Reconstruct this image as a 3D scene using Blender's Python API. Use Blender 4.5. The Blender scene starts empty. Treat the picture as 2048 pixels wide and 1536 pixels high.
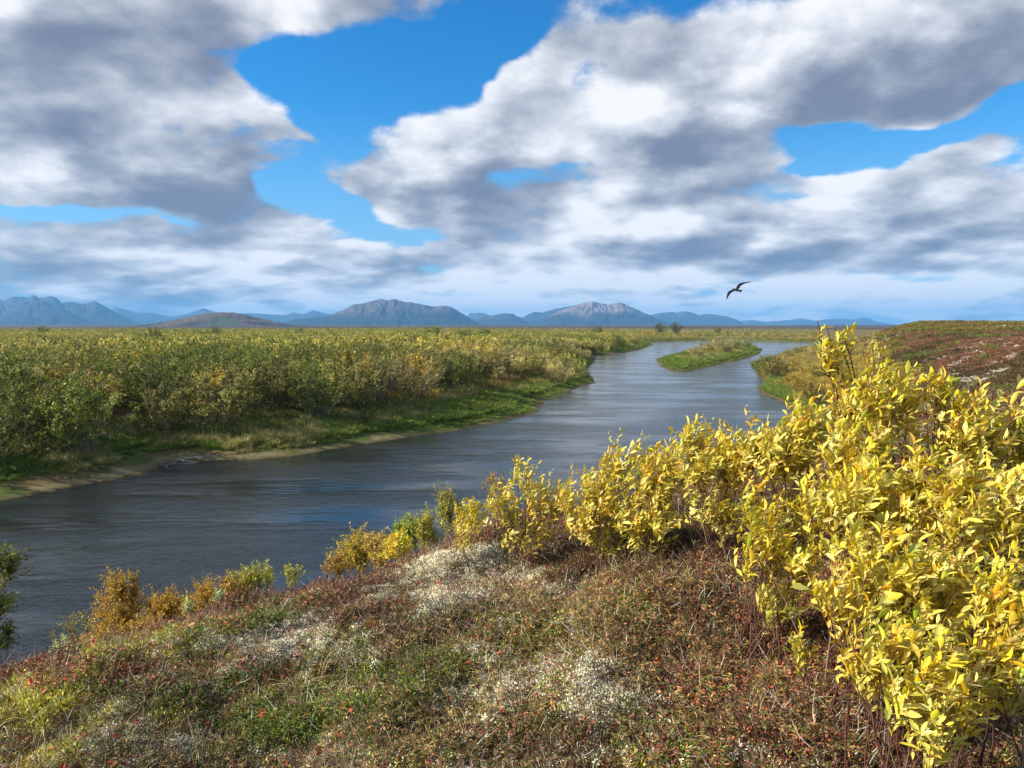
import bpy, math, random
import numpy as np
from mathutils import Vector, Matrix
R = math.radians
scene = bpy.context.scene
rng = np.random.default_rng(7)

# ------------------------------------------------------------------ camera, sun, exposure
F = 1462.0                      # focal length in photo pixels (photo 2048 wide)
HZ = 650.0                      # horizon row
PITCH = math.atan((768 - HZ) / F)
EYE = 8.0                       # metres above the river
cam_d = bpy.data.cameras.new('camera'); cam = bpy.data.objects.new('camera', cam_d)
scene.collection.objects.link(cam); scene.camera = cam
cam.location = (0, 0, EYE); cam.rotation_euler = (R(90) - PITCH, 0, 0)
cam_d.sensor_width = 36; cam_d.lens = 36 * F / 2048
cam_d.clip_start = 0.05; cam_d.clip_end = 80000

SUN_AZ = -92.0                 # degrees from the view axis, negative = left
SUN_EL = 29.0
sun_d = bpy.data.lights.new('sun', 'SUN'); sun = bpy.data.objects.new('sun', sun_d)
scene.collection.objects.link(sun)
sd = Vector((math.sin(R(SUN_AZ)) * math.cos(R(SUN_EL)), math.cos(R(SUN_AZ)) * math.cos(R(SUN_EL)), math.sin(R(SUN_EL))))
sun.rotation_euler = sd.to_track_quat('Z', 'Y').to_euler()
sun.location = (0, 0, 60)
sun_d.energy = 5.0; sun_d.angle = R(0.6); sun_d.color = (1.0, 0.93, 0.82)

vs = scene.view_settings
vs.view_transform = 'Standard'; vs.look = 'None'; vs.gamma = 1; vs.exposure = 0.85; vs.use_curve_mapping = False
scene.cycles.use_denoising = True
scene.cycles.max_bounces = 6; scene.cycles.diffuse_bounces = 3; scene.cycles.glossy_bounces = 2
scene.cycles.transmission_bounces = 3; scene.cycles.transparent_max_bounces = 6
scene.cycles.volume_bounces = 0
scene.cycles.sample_clamp_indirect = 6

def px_dir(px, py):
    """direction of a photo pixel in the world"""
    x = (px - 1024) / F; z = -(py - 768) / F; y = 1.0
    c, s = math.cos(PITCH), math.sin(PITCH)
    return np.array([x, y * c + z * s, -y * s + z * c])

def px_ground(px, py, z=0.0):
    d = px_dir(px, py); t = (z - EYE) / d[2]
    return np.array([d[0] * t, d[1] * t])

def px_at(px, py, Y):
    d = px_dir(px, py); t = Y / d[1]
    return np.array([d[0] * t, Y, EYE + d[2] * t])

def to_px(x, y, z):
    """photo pixel of world points (numpy)"""
    c, s = math.cos(PITCH), math.sin(PITCH)
    dz = z - EYE
    yy = y * c - dz * s; zz = y * s + dz * c
    yy = np.where(yy < 0.05, 0.05, yy)
    return 1024 + F * x / yy, 768 - F * zz / yy

# ------------------------------------------------------------------ world: Nishita sky and broken cloud
world = bpy.data.worlds.new('World'); scene.world = world; world.use_nodes = True
nt = world.node_tree; N = nt.nodes; L = nt.links
for n in list(N): N.remove(n)

def wire(sock, v):
    if isinstance(v, bpy.types.NodeSocket): sock.id_data.links.new(v, sock)
    elif v is not None: sock.default_value = v

def math_(tree, op, a, b=None, c=None, clamp=False):
    n = tree.nodes.new('ShaderNodeMath'); n.operation = op; n.use_clamp = clamp
    wire(n.inputs[0], a)
    if b is not None: wire(n.inputs[1], b)
    if c is not None: wire(n.inputs[2], c)
    return n.outputs[0]
def vmath(tree, op, a, b=None, scale=None):
    n = tree.nodes.new('ShaderNodeVectorMath'); n.operation = op
    wire(n.inputs[0], a)
    if b is not None: wire(n.inputs[1], b)
    if scale is not None: wire(n.inputs['Scale'], scale)
    return n.outputs[1] if op in ('LENGTH', 'DOT_PRODUCT', 'DISTANCE') else n.outputs[0]
def noise_(tree, vec, scale, detail=6, rough=0.55, dist=0.0, lac=2.0):
    n = tree.nodes.new('ShaderNodeTexNoise'); n.inputs['Scale'].default_value = scale
    n.inputs['Detail'].default_value = detail; n.inputs['Roughness'].default_value = rough
    n.inputs['Distortion'].default_value = dist; n.inputs['Lacunarity'].default_value = lac
    if vec is not None: wire(n.inputs['Vector'], vec)
    return n
def smooth(tree, v, a, b, lo=0.0, hi=1.0):
    n = tree.nodes.new('ShaderNodeMapRange'); n.interpolation_type = 'SMOOTHSTEP'; n.clamp = True
    wire(n.inputs[0], v)
    for i, q in enumerate((a, b, lo, hi)): n.inputs[i + 1].default_value = q
    return n.outputs[0]
def mixc(tree, f, a, b, mode='MIX'):
    n = tree.nodes.new('ShaderNodeMix'); n.data_type = 'RGBA'; n.blend_type = mode
    wire(n.inputs[0], f)
    for s, v in ((n.inputs[6], a), (n.inputs[7], b)):
        if isinstance(v, tuple) and len(v) == 3: v = (*v, 1)
        wire(s, v)
    return n.outputs[2]

tc = N.new('ShaderNodeTexCoord').outputs['Generated']
sep = N.new('ShaderNodeSeparateXYZ'); L.new(tc, sep.inputs[0])
az = math_(nt, 'ARCTAN2', sep.outputs[0], sep.outputs[1])
el = math_(nt, 'ARCSINE', sep.outputs[2])
comb = N.new('ShaderNodeCombineXYZ'); L.new(az, comb.inputs[0]); L.new(el, comb.inputs[1])
q0 = comb.outputs[0]
# cloud texture space: direction divided by (height + c), so billows shrink towards the horizon
zz = math_(nt, 'POWER', math_(nt, 'ADD', math_(nt, 'MAXIMUM', sep.outputs[2], 0.0), 0.06), 0.34)
inv = math_(nt, 'DIVIDE', 0.72, zz)
sx = N.new('ShaderNodeCombineXYZ')
L.new(math_(nt, 'MULTIPLY', sep.outputs[0], inv), sx.inputs[0])
L.new(math_(nt, 'MULTIPLY', sep.outputs[1], inv), sx.inputs[1])
L.new(math_(nt, 'MULTIPLY', math_(nt, 'LOGARITHM', math_(nt, 'ADD', math_(nt, 'MAXIMUM', sep.outputs[2], 0.0), 0.12), 2.718), 0.52), sx.inputs[2])
P = sx.outputs[0]
# warp the drawn layout a little so its blobs do not show
wn = noise_(nt, P, 3.2, 3, 0.55)
wv = vmath(nt, 'MULTIPLY', vmath(nt, 'SUBTRACT', wn.outputs['Color'], (0.5, 0.5, 0.5)), (0.26, 0.15, 0.0))
elf = smooth(nt, el, 0.0, 0.25, 0.25, 1.0)
q = vmath(nt, 'ADD', q0, vmath(nt, 'SCALE', wv, scale=elf))

def azel(px, py):
    d = px_dir(px, py); d = d / np.linalg.norm(d)
    return math.atan2(d[0], d[1]), math.asin(d[2])

def blobs(lst):
    acc = None
    for b in lst:
        px, py, rx, ry, w = b[:5]; ang = b[5] if len(b) > 5 else 0
        a, e = azel(px, py)
        k = 1.55 / (F * (1 + ((px - 1024) / F) ** 2))      # spherical gradient falls linearly: widen it
        ky = 1.55 / (F * (1 + ((px - 1024) / F) ** 2) ** .5)
        m = N.new('ShaderNodeMapping'); m.vector_type = 'TEXTURE'
        m.inputs['Location'].default_value = (a, e, 0)
        m.inputs['Rotation'].default_value = (0, 0, R(ang))
        m.inputs['Scale'].default_value = (rx * k, ry * ky, 1)
        L.new(q, m.inputs[0])
        g = N.new('ShaderNodeTexGradient'); g.gradient_type = 'QUADRATIC_SPHERE' if w > 5 else 'SPHERICAL'
        L.new(m.outputs[0], g.inputs[0])
        acc = math_(nt, 'MULTIPLY_ADD', g.outputs['Fac'], w, acc if acc is not None else 0.0)
    return acc

GAPS = [  # px, py, rx, ry, weight (, angle)   open blue sky
    (560, 90, 90, 60, 1.0), (680, 120, 130, 90, 1.4), (830, 110, 140, 85, 1.4), (920, 160, 90, 70, 1.1), (650, 200, 50, 80, 1.0),
    (1020, 40, 90, 50, 1.0), (1160, 120, 50, 70, .5), (680, 270, 50, 60, .9), (640, 320, 80, 22, .9), (130, 4, 45, 20, .8),
    (600, 380, 50, 40, 1.0), (680, 420, 90, 40, 1.2), (770, 460, 100, 45, 1.1), (860, 470, 80, 20, .5), (60, 425, 100, 14, 1.0), (230, 445, 130, 14, 1.0),
    (370, 462, 60, 14, .8), (1570, 285, 90, 30, 1.0), (1680, 320, 110, 48, 1.5), (1790, 300, 90, 32, 1.1), (1930, 262, 160, 30, 1.2), (2020, 215, 90, 36, 1.0),
    (1640, 350, 60, 28, .8), (1010, 350, 60, 20, .45), (1120, 330, 120, 16, .4, 10), (1000, 200, 40, 40, .4)]
FILL = [  # solid cloud
    (250, 200, 300, 220, .7), (100, 350, 200, 60, .4), (430, 390, 160, 60, .6), (560, 330, 60, 60, .5), (1500, 130, 420, 150, .9), (1250, 230, 300, 110, .6),
    (880, 310, 220, 110, .8), (1300, 440, 330, 70, .7), (1850, 420, 260, 90, .7), (1500, 500, 400, 50, .8), (300, 540, 500, 50, .6), (750, 540, 400, 50, .3),
    (1950, 80, 300, 140, 1.0), (1700, 160, 300, 120, .5), (640, 15, 260, 36, .9), (1250, 80, 200, 90, .5), (450, 470, 260, 30, .4), (1050, 440, 200, 60, .35), (1450, 30, 300, 60, .5), (1130, 70, 60, 60, .4), (960, 320, 120, 70, .4), (640, 330, 60, 20, .4), (1870, 360, 200, 50, .5), (1430, 350, 160, 50, .4), (1300, 520, 200, 40, .5), (600, 500, 200, 40, .4), (1700, 580, 300, 40, .4), (1080, 130, 60, 90, .35), (680, 448, 80, 14, .5)]
DARK = [
    (470, 300, 220, 80, .85), (300, 320, 260, 50, .5), (500, 425, 160, 30, .7), (330, 430, 160, 22, .5), (700, 345, 160, 40, .8), (900, 405, 160, 34, .75),
    (1000, 360, 120, 40, .4), (1480, 230, 330, 70, .75), (1850, 170, 300, 100, .8), (1650, 250, 260, 30, .5), (1330, 290, 180, 30, .4), (1500, 520, 280, 40, 1.1),
    (1300, 480, 260, 26, .55), (1880, 475, 240, 44, .9), (1700, 545, 240, 16, .6), (90, 570, 300, 60, .75), (400, 560, 300, 40, .4), (420, 60, 120, 70, .5),
    (250, 240, 120, 50, .3), (680, 455, 90, 14, .6), (150, 470, 140, 14, .35), (1550, 60, 300, 60, .25), (1350, 60, 300, 60, .3), (820, 540, 260, 18, .25), (1180, 510, 160, 14, .3)]
LIGHT = [
    (90, 120, 160, 110, .25), (200, 90, 80, 40, .3), (370, 180, 90, 50, .5), (500, 180, 60, 60, .4), (130, 340, 180, 26, .55), (430, 405, 110, 18, .45),
    (250, 500, 260, 30, .35), (790, 240, 100, 60, .45), (900, 280, 90, 60, .4), (1150, 230, 150, 70, .5), (1060, 120, 90, 60, .4), (1250, 130, 160, 70, .05),
    (1190, 405, 140, 34, .5), (1400, 400, 160, 34, .35), (1530, 330, 110, 30, .5), (1860, 350, 220, 44, .6), (2020, 320, 90, 30, .4), (1720, 430, 120, 40, .25), (1000, 500, 200, 26, .3),
    (1100, 545, 160, 14, .25), (1500, 570, 500, 14, .35), (350, 360, 120, 20, .2), (900, 340, 120, 40, .25), (1800, 520, 260, 16, .4), (1250, 560, 300, 14, .3), (700, 560, 200, 16, .25), (1640, 400, 60, 30, .3)]
gap = blobs(GAPS); fill = blobs(FILL); dark = blobs(DARK); light = blobs(LIGHT)
dark = math_(nt, 'DIVIDE', dark, math_(nt, 'MULTIPLY_ADD', dark, 0.75, 1.0))
light = math_(nt, 'DIVIDE', light, math_(nt, 'MULTIPLY_ADD', light, 0.4, 1.0))

n1 = noise_(nt, P, 4.3, 9, 0.60, 0.0)
off = vmath(nt, 'ADD', P, (-0.04, -0.01, 0.05))
n2 = noise_(nt, off, 4.3, 3, 0.5, 0.0)
f1 = n1.outputs['Fac']; f2 = n2.outputs['Fac']
def puffs(vec, scale):
    v = N.new('ShaderNodeTexVoronoi'); v.feature = 'F1'; v.inputs['Scale'].default_value = scale
    v.inputs['Detail'].default_value = 1.0; v.inputs['Roughness'].default_value = 0.5
    wire(v.inputs['Vector'], vec)
    return v.outputs['Distance']
Pw = vmath(nt, 'ADD', P, vmath(nt, 'SCALE', vmath(nt, 'SUBTRACT', wn.outputs['Color'], (0.5, 0.5, 0.5)), scale=0.35))
v1 = puffs(Pw, 3.6); v2 = puffs(vmath(nt, 'ADD', Pw, (-0.035, -0.01, 0.05)), 3.6)
lump = math_(nt, 'SUBTRACT', 0.42, v1)
cov = math_(nt, 'ADD', math_(nt, 'MULTIPLY_ADD', f1, 5.0, -1.66), math_(nt, 'SUBTRACT', fill, math_(nt, 'MULTIPLY', gap, 1.38)))
cov = math_(nt, 'MULTIPLY_ADD', lump, 1.15, cov)
lowc = smooth(nt, el, 0.02, 0.20, 0.40, 0.0)
cov = math_(nt, 'ADD', cov, lowc)
alpha = smooth(nt, cov, -0.05, 0.70)
thick = smooth(nt, cov, 0.3, 1.5)
relief = math_(nt, 'MULTIPLY', math_(nt, 'SUBTRACT', f1, f2), 3.0)
relief = math_(nt, 'MULTIPLY_ADD', math_(nt, 'SUBTRACT', v2, v1), 0.85, relief)
b = math_(nt, 'ADD', math_(nt, 'ADD', 0.625, relief), math_(nt, 'MULTIPLY', math_(nt, 'SUBTRACT', light, math_(nt, 'MULTIPLY', dark, 0.82)), 0.60))
b = math_(nt, 'SUBTRACT', b, math_(nt, 'MULTIPLY', thick, 0.12))
b = math_(nt, 'ADD', b, math_(nt, 'MULTIPLY', smooth(nt, el, 0.02, 0.14, 0.38, 0.0), smooth(nt, az, -0.5, -0.25, 0.2, 1.0)))
bb = math_(nt, 'MAXIMUM', math_(nt, 'MINIMUM', b, 1.0), 0.0)
ramp = N.new('ShaderNodeValToRGB'); L.new(bb, ramp.inputs[0])
cr = ramp.color_ramp; cr.interpolation = 'B_SPLINE'
cr.elements[0].position = 0.0; cr.elements[0].color = (0.18, 0.215, 0.31, 1)
cr.elements[1].position = 1.0; cr.elements[1].color = (0.98, 0.98, 1.0, 1)
for p_, c_ in ((0.25, (0.27, 0.31, 0.40)), (0.5, (0.45, 0.485, 0.555)), (0.75, (0.68, 0.71, 0.78))):
    e_ = cr.elements.new(p_); e_.color = (*c_, 1)

sky = N.new('ShaderNodeTexSky'); sky.sky_type = 'NISHITA'; sky.sun_disc = False
sky.sun_elevation = R(SUN_EL); sky.sun_rotation = R(SUN_AZ); sky.air_density = 1.0; sky.dust_density = 0.3; sky.ozone_density = 3.0
hs = N.new('ShaderNodeHueSaturation'); hs.inputs['Saturation'].default_value = 1.35; hs.inputs['Value'].default_value = 0.115
L.new(sky.outputs[0], hs.inputs['Color'])
skyc = mixc(nt, smooth(nt, el, 0.0, 0.30, 0.85, 0.0), mixc(nt, 1.0, hs.outputs[0], (0.55, 1.25, 1.45), 'MULTIPLY'), (0.30, 0.52, 0.84))
col = mixc(nt, alpha, skyc, ramp.outputs[0])
bg = N.new('ShaderNodeBackground'); L.new(col, bg.inputs['Color']); bg.inputs['Strength'].default_value = 0.60
ow = N.new('ShaderNodeOutputWorld'); L.new(bg.outputs[0], ow.inputs['Surface'])
world.cycles.sampling_method = 'MANUAL'; world.cycles.sample_map_resolution = 512
#==SKYEND==
# ------------------------------------------------------------------ numpy helpers
def vnoise(x, y, seed=0):
    xi = np.floor(x).astype(np.int64); yi = np.floor(y).astype(np.int64)
    xf = x - xi; yf = y - yi
    u = xf * xf * (3 - 2 * xf); v = yf * yf * (3 - 2 * yf)
    def h(a, b):
        n = (a * 374761393 + b * 668265263 + seed * 974634777) & 0x7fffffff
        n = ((n ^ (n >> 13)) * 1274126177) & 0x7fffffff
        return ((n ^ (n >> 16)) & 0xffff) / 65535.0
    return (h(xi, yi) * (1 - u) + h(xi + 1, yi) * u) * (1 - v) + (h(xi, yi + 1) * (1 - u) + h(xi + 1, yi + 1) * u) * v
def fbm(x, y, scale, octaves=4, seed=0):
    x = np.asarray(x, float) / scale; y = np.asarray(y, float) / scale
    a = 1.0; s = 0; t = 0
    for o in range(octaves):
        s = s + a * vnoise(x, y, seed + o * 17); t += a; a *= 0.5; x = x * 2.03 + 11.3; y = y * 2.03 + 5.7
    return s / t            # 0..1
def sstep(a, b, x):
    t = np.clip((x - a) / (b - a), 0, 1); return t * t * (3 - 2 * t)
def seg_dist(px, py, A, B):
    dx, dy = B[0] - A[0], B[1] - A[1]
    t = np.clip(((px - A[0]) * dx + (py - A[1]) * dy) / (dx * dx + dy * dy + 1e-12), 0, 1)
    return np.hypot(px - A[0] - t * dx, py - A[1] - t * dy)
def line_dist(px, py, pts):
    d = np.full(np.shape(px), 1e9)
    for a, b in zip(pts[:-1], pts[1:]): d = np.minimum(d, seg_dist(px, py, a, b))
    return d
def inside(px, py, poly):
    c = np.zeros(np.shape(px), bool)
    for i in range(len(poly)):
        (x1, y1), (x2, y2) = poly[i], poly[i - 1]
        if y1 == y2: continue
        c ^= ((y1 > py) != (y2 > py)) & (px < (x2 - x1) * (py - y1) / (y2 - y1) + x1)
    return c

# ------------------------------------------------------------------ the river's banks, traced on the ground
G = lambda l: [tuple(px_ground(*p)) for p in l]
LEFT = [(-60, -12), (-42, 12)] + G([(-160, 1030), (0, 1002), (60, 992), (200, 966), (290, 950), (318, 940), (330, 931), (350, 926), (480, 922), (600, 911),
        (700, 894), (800, 879), (850, 871), (950, 853), (1040, 836), (1083, 822), (1086, 804), (1130, 786), (1160, 776), (1189, 766), (1182, 752),
        (1160, 742), (1180, 734), (1190, 720), (1186, 709), (1240, 707), (1285, 699), (1306, 690), (1300, 684), (1340, 682.5)])
TOP = G([(1340, 682.5), (1450, 680.5), (1600, 684), (1700, 684.5), (1800, 685)])
RIGHT = G([(1800, 690), (1690, 692), (1610, 694), (1565, 706), (1545, 714), (1499, 726), (1498, 734), (1512, 739), (1513, 751), (1524, 762), (1517, 776),
        (1528, 787), (1552, 797), (1578, 810), (1576, 820), (1592, 832), (1600, 862)]) + [(22, 45), (19, 35), (16, 26), (15, 14), (10, 4), (0, -10), (-40, -40)]
RIVER = LEFT + TOP[1:] + RIGHT
ISLAND = G([(1308, 718), (1318, 729), (1336, 741), (1366, 745), (1402, 739), (1450, 727), (1500, 716), (1522, 706), (1526, 698), (1512, 692), (1450, 688), (1412, 690), (1398, 698), (1358, 706)])
EDGE = [(-70, -50), (-14, -6), (-5.2, 0.9), (-2.5, 3.1), (-1.2, 4.0), (0, 4.45), (2, 5.1), (4.5, 6.3), (7.2, 6.2), (12, 2), (30, -12), (70, -50)]

def near_height(x, y):
    """height of the knoll the camera stands on, ignoring its edge"""
    h = 1.15 - 0.178 * 5 * np.tanh(x / 5) - 0.05 * (np.clip(y, -3, 6) - 4.4)
    b = (fbm(x, y, 0.9, 3, 3) - .5) * 0.26 + (fbm(x, y, 0.26, 2, 9) - .5) * 0.15 + (fbm(x, y, 0.09, 2, 10) - .5) * 0.05
    return EYE - h + b
def bluff_edge(x, y):
    d = line_dist(x, y, EDGE); return np.where(inside(x, y, EDGE), -d, d)

def terrain(x, y, full=False):
    x = np.asarray(x, float); y = np.asarray(y, float)
    r = np.hypot(x, y)
    wob = (fbm(x, y, 7, 3, 21) - .5) * np.clip(r / 45, 0, 1) * 3.0 + (fbm(x, y, 1.7, 2, 5) - .5) * 0.9
    dr_ = line_dist(x, y, RIGHT); dl_ = line_dist(x, y, LEFT); dt_ = line_dist(x, y, TOP); di_ = line_dist(x, y, ISLAND + [ISLAND[0]])
    inr = inside(x, y, RIVER); ini = inside(x, y, ISLAND)
    dm = np.minimum(np.minimum(dr_, dl_), np.minimum(dt_, di_))
    land = (~inr) | ini
    d = np.where(land, dm, -dm) + wob * 0.45                    # shore distance, > 0 on land
    wr = 1 / (1 + np.exp(-np.clip((np.minimum(dl_, dt_) - dr_) / 12, -30, 30)))
    wr = np.where(ini, 0, wr)
    px, _ = to_px(x, y, np.zeros_like(x))
    px = np.where(y < 1, 3000.0 * np.sign(x), px)
    m = np.maximum(sstep(1650, 1850, px), 1 - sstep(120, 230, r))
    plat = 4.7 + 2.3 * sstep(36, 60, r) + 2.45 * sstep(75, 420, r)
    plat = 1.2 * (1 - m) + plat * m
    plat = plat + (fbm(x, y, 14, 3, 41) - .5) * 0.7 * m
    zl = np.where(d > 0, 0.16 * np.minimum(d, 2.5) + 0.9 * sstep(1.5, 9, d), 0.3 * d)
    zl = zl + sstep(2, 10, d) * ((fbm(x, y, 3.0, 3, 31) - .5) * 0.5 + (fbm(x, y, 40, 2, 33) - .5) * 0.6)
    zl = np.where(ini, np.minimum(zl, 0.16 * np.minimum(d, 2.5) + 0.35), zl)
    zr = np.where(d > 0, 0.12 * np.minimum(d, 2) + plat * sstep(1.5, 26, d), 0.3 * d) + sstep(3, 12, d) * (fbm(x, y, 2.5, 3, 37) - .5) * 0.4
    z = zl * (1 - wr) + zr * wr
    s = bluff_edge(x, y) + (fbm(x, y, 1.1, 3, 51) - .5) * 0.7
    sp = 0.5 * (np.sqrt(s * s + 0.35) + s)
    zb = near_height(x, y) - 0.55 * sp - 0.02 * np.clip(sp, 0, 3)
    zb = zb + sstep(1, 4, s) * (fbm(x, y, 1.8, 3, 53) - .5) * 0.5
    k = 0.4
    zz_ = np.maximum(z, zb) + np.maximum(k - np.abs(z - zb), 0) ** 2 / (4 * k)
    # the far plain lifts a little towards the mountains
    zz_ = zz_ + 6 * sstep(1500, 7000, r) - np.where(zz_ < 0, 0.5, 0) * sstep(0, 8, -d) 
    zz_ = np.maximum(zz_, -1.6 + .02 * np.clip(zz_, -20, 0))
    if full: return zz_, d, wr, ini, s, px
    return zz_

# ------------------------------------------------------------------ mesh and material helpers
def new_mesh(name, verts, faces_list, col=None, mat=None, smooth=False):
    """verts (n,3); faces_list: list of (m,k) index arrays"""
    me = bpy.data.meshes.new(name)
    verts = np.ascontiguousarray(verts, np.float32)
    loops = np.concatenate([f.reshape(-1) for f in faces_list]).astype(np.int32)
    tot = np.concatenate([np.full(len(f), f.shape[1], np.int32) for f in faces_list])
    start = np.concatenate([[0], np.cumsum(tot)[:-1]]).astype(np.int32)
    me.vertices.add(len(verts)); me.vertices.foreach_set('co', verts.reshape(-1))
    me.loops.add(len(loops)); me.loops.foreach_set('vertex_index', loops)
    me.polygons.add(len(tot)); me.polygons.foreach_set('loop_start', start); me.polygons.foreach_set('loop_total', tot)
    if smooth: me.polygons.foreach_set('use_smooth', np.ones(len(tot), bool))
    if col is not None:
        a = me.attributes.new('col', 'FLOAT_COLOR', 'POINT')
        c = np.ones((len(verts), 4), np.float32); c[:, :3] = col
        a.data.foreach_set('color', c.reshape(-1))
    me.update(calc_edges=True)
    if mat is not None: me.materials.append(mat)
    return me
def link(o, parent=None, **props):
    scene.collection.objects.link(o)
    if parent is not None: o.parent = parent
    for k, v in props.items():
        if v is not None: o[k] = v
    return o
def empty(name, loc, label, category, group=None, rz=0.0, sc=1.0):
    o = bpy.data.objects.new(name, None); o.location = loc; o.rotation_euler = (0, 0, rz); o.scale = (sc, sc, sc)
    o.empty_display_size = 0.2
    return link(o, None, label=label, category=category, group=group)

def material(name):
    m = bpy.data.materials.new(name); m.use_nodes = True
    t = m.node_tree
    for n in list(t.nodes): t.nodes.remove(n)
    o = t.nodes.new('ShaderNodeOutputMaterial')
    return m, t, o
def attr(t, name, kind='GEOMETRY'):
    a = t.nodes.new('ShaderNodeAttribute'); a.attribute_name = name; a.attribute_type = kind
    return a.outputs['Color']
def principled(t, base, rough=0.6, spec=0.3, normal=None):
    p = t.nodes.new('ShaderNodeBsdfPrincipled'); wire(p.inputs['Base Color'], base if not isinstance(base, tuple) else (*base, 1))
    wire(p.inputs['Roughness'], rough); p.inputs['Specular IOR Level'].default_value = spec
    if normal is not None: wire(p.inputs['Normal'], normal)
    return p.outputs[0]

def leaf_material(name, tint=None, transl=0.35, rough=0.5, spec=0.25, under=None, fleck=0.0):
    """col attribute x tint ('OBJECT' colour or 'INSTANCER' attribute icol); thin leaves let light through"""
    m, t, o = material(name)
    c = attr(t, 'col')
    if tint == 'OBJECT':
        oi = t.nodes.new('ShaderNodeObjectInfo'); c = mixc(t, 1.0, c, oi.outputs['Color'], 'MULTIPLY')
    elif tint == 'INSTANCER':
        c = mixc(t, 1.0, c, attr(t, 'icol', 'INSTANCER'), 'MULTIPLY')
    if under is not None:
        g = t.nodes.new('ShaderNodeNewGeometry')
        c = mixc(t, math_(t, 'MULTIPLY', g.outputs['Backfacing'], under[3]), c, under[:3])
    if fleck > 0:
        tcn = t.nodes.new('ShaderNodeTexCoord')
        nn = noise_(t, tcn.outputs['Object'], 90, 3, 0.6)
        c = mixc(t, smooth(t, nn.outputs['Fac'], 0.56, 0.72, 0, fleck), c, (0.22, 0.09, 0.02))
    s = principled(t, c, rough, spec)
    if transl > 0:
        tr = t.nodes.new('ShaderNodeBsdfTranslucent'); t.links.new(c, tr.inputs['Color'])
        mx = t.nodes.new('ShaderNodeMixShader'); mx.inputs[0].default_value = transl
        t.links.new(s, mx.inputs[1]); t.links.new(tr.outputs[0], mx.inputs[2]); s = mx.outputs[0]
    t.links.new(s, o.inputs['Surface'])
    return m

# ------------------------------------------------------------------ ground: one polar sheet out to the horizon
rad = np.concatenate([[0.0], np.geomspace(0.35, 14, 210), np.geomspace(14.15, 420, 420), np.geomspace(430, 26000, 120)])
ang = R(1) * np.concatenate([np.arange(-180, -62, 3.0), np.arange(-62, 62.01, 0.22), np.arange(65, 180.1, 3.0)])
RR, AA = np.meshgrid(rad, ang, indexing='ij')
gx = RR * np.sin(AA); gy = RR * np.cos(AA)
gz, gd, gwr, gini, gs, gpx = terrain(gx, gy, True)
gz = np.where((gz < 0.0) & (RR > 450), 0.3, gz)
ground_col = np.zeros(gx.shape + (3,))
def lerp(a, b, t): return a * (1 - t[..., None]) + np.array(b) * t[..., None]
gN = fbm(gx, gy, 2.2, 4, 61); gN2 = fbm(gx, gy, 9, 3, 63); gN3 = fbm(gx, gy, 0.6, 3, 65)
c_ = np.zeros(gx.shape + (3,)) + np.array([0.07, 0.065, 0.022])                  # thicket floor
c_ = lerp(c_, (0.17, 0.12, 0.05), sstep(0.5, 0.7, gN2) * 0.7)                     # dry grass
c_ = lerp(c_, (0.075, 0.11, 0.02), (1 - sstep(4, 9, gd)) * (1 - gwr) * sstep(0.42, 0.6, gN))
sandw = np.where(gini, .1, np.interp(gpx, [0, 800, 880, 1100], [.40, .42, .20, .12]))
c_ = lerp(c_, (0.19, 0.17, 0.085), (1 - sstep(1.0, 2.6, (gd + gN * 3.0 - 1.5) / sandw)) * sstep(.25, .5, gN3 + .1))      # damp sand
c_ = lerp(c_, (0.10, 0.075, 0.035), (1 - sstep(0.0, 0.8, gd)))                    # wet margin
tun = lerp(np.zeros(gx.shape + (3,)) + np.array([0.105, 0.048, 0.026]), (0.045, 0.030, 0.016), sstep(0.45, 0.62, gN2))
tun = lerp(tun, (0.11, 0.09, 0.025), sstep(0.64, 0.72, fbm(gx, gy, 12, 3, 71)) * 0.8)
tun = lerp(tun, (0.34, 0.31, 0.24), sstep(0.66, 0.72, fbm(gx, gy, 1.2, 3, 73)) * sstep(0.5, 0.6, fbm(gx, gy, 13, 2, 74)))
c_ = lerp(c_, (0, 0, 0), np.zeros(gx.shape)) * (1 - (gwr * sstep(5, 14, gd))[..., None]) + tun * (gwr * sstep(5, 14, gd))[..., None]
litter = lerp(np.zeros(gx.shape + (3,)) + np.array([0.014, 0.009, 0.006]), (0.045, 0.03, 0.02), sstep(0.4, 0.7, gN3))  # near-black litter: shadow in the gaps between plants is put into its colour
wn_ = (1 - sstep(9, 13, gs)) * (np.hypot(gx, gy) < 30)
c_ = c_ * (1 - wn_[..., None]) + litter * wn_[..., None]
c_ = lerp(c_, (0.19, 0.15, 0.055), sstep(250, 450, RR) * (1 - gwr) * .8)
far = sstep(900, 1700, RR)
stripe = fbm(AA * 9, np.log(RR + 1) * 9, 1.0, 4, 77)
farc = lerp(np.zeros(gx.shape + (3,)) + np.array([0.10, 0.072, 0.035]), (0.05, 0.035, 0.022), sstep(0.45, 0.6, stripe))
farc = lerp(farc, (0.20, 0.16, 0.08), sstep(0.60, 0.7, stripe) * sstep(2500, 5000, RR))
c_ = c_ * (1 - far[..., None]) + farc * far[..., None]
nr, na = RR.shape
idx = np.arange(nr * na).reshape(nr, na)
fq = np.stack([idx[:-1, :-1], idx[:-1, 1:], idx[1:, 1:], idx[1:, :-1]], -1).reshape(-1, 4)[:, ::-1]
mg, t, o = material('ground')
gc = attr(t, 'col')
tcn = t.nodes.new('ShaderNodeTexCoord')
na_ = noise_(t, tcn.outputs['Object'], 1.3, 8, 0.7); nb_ = noise_(t, tcn.outputs['Object'], 14, 6, 0.7)
gc = mixc(t, 1.0, gc, mixc(t, na_.outputs['Fac'], (0.45, 0.45, 0.45), (1.5, 1.5, 1.5)), 'MULTIPLY')
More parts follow.
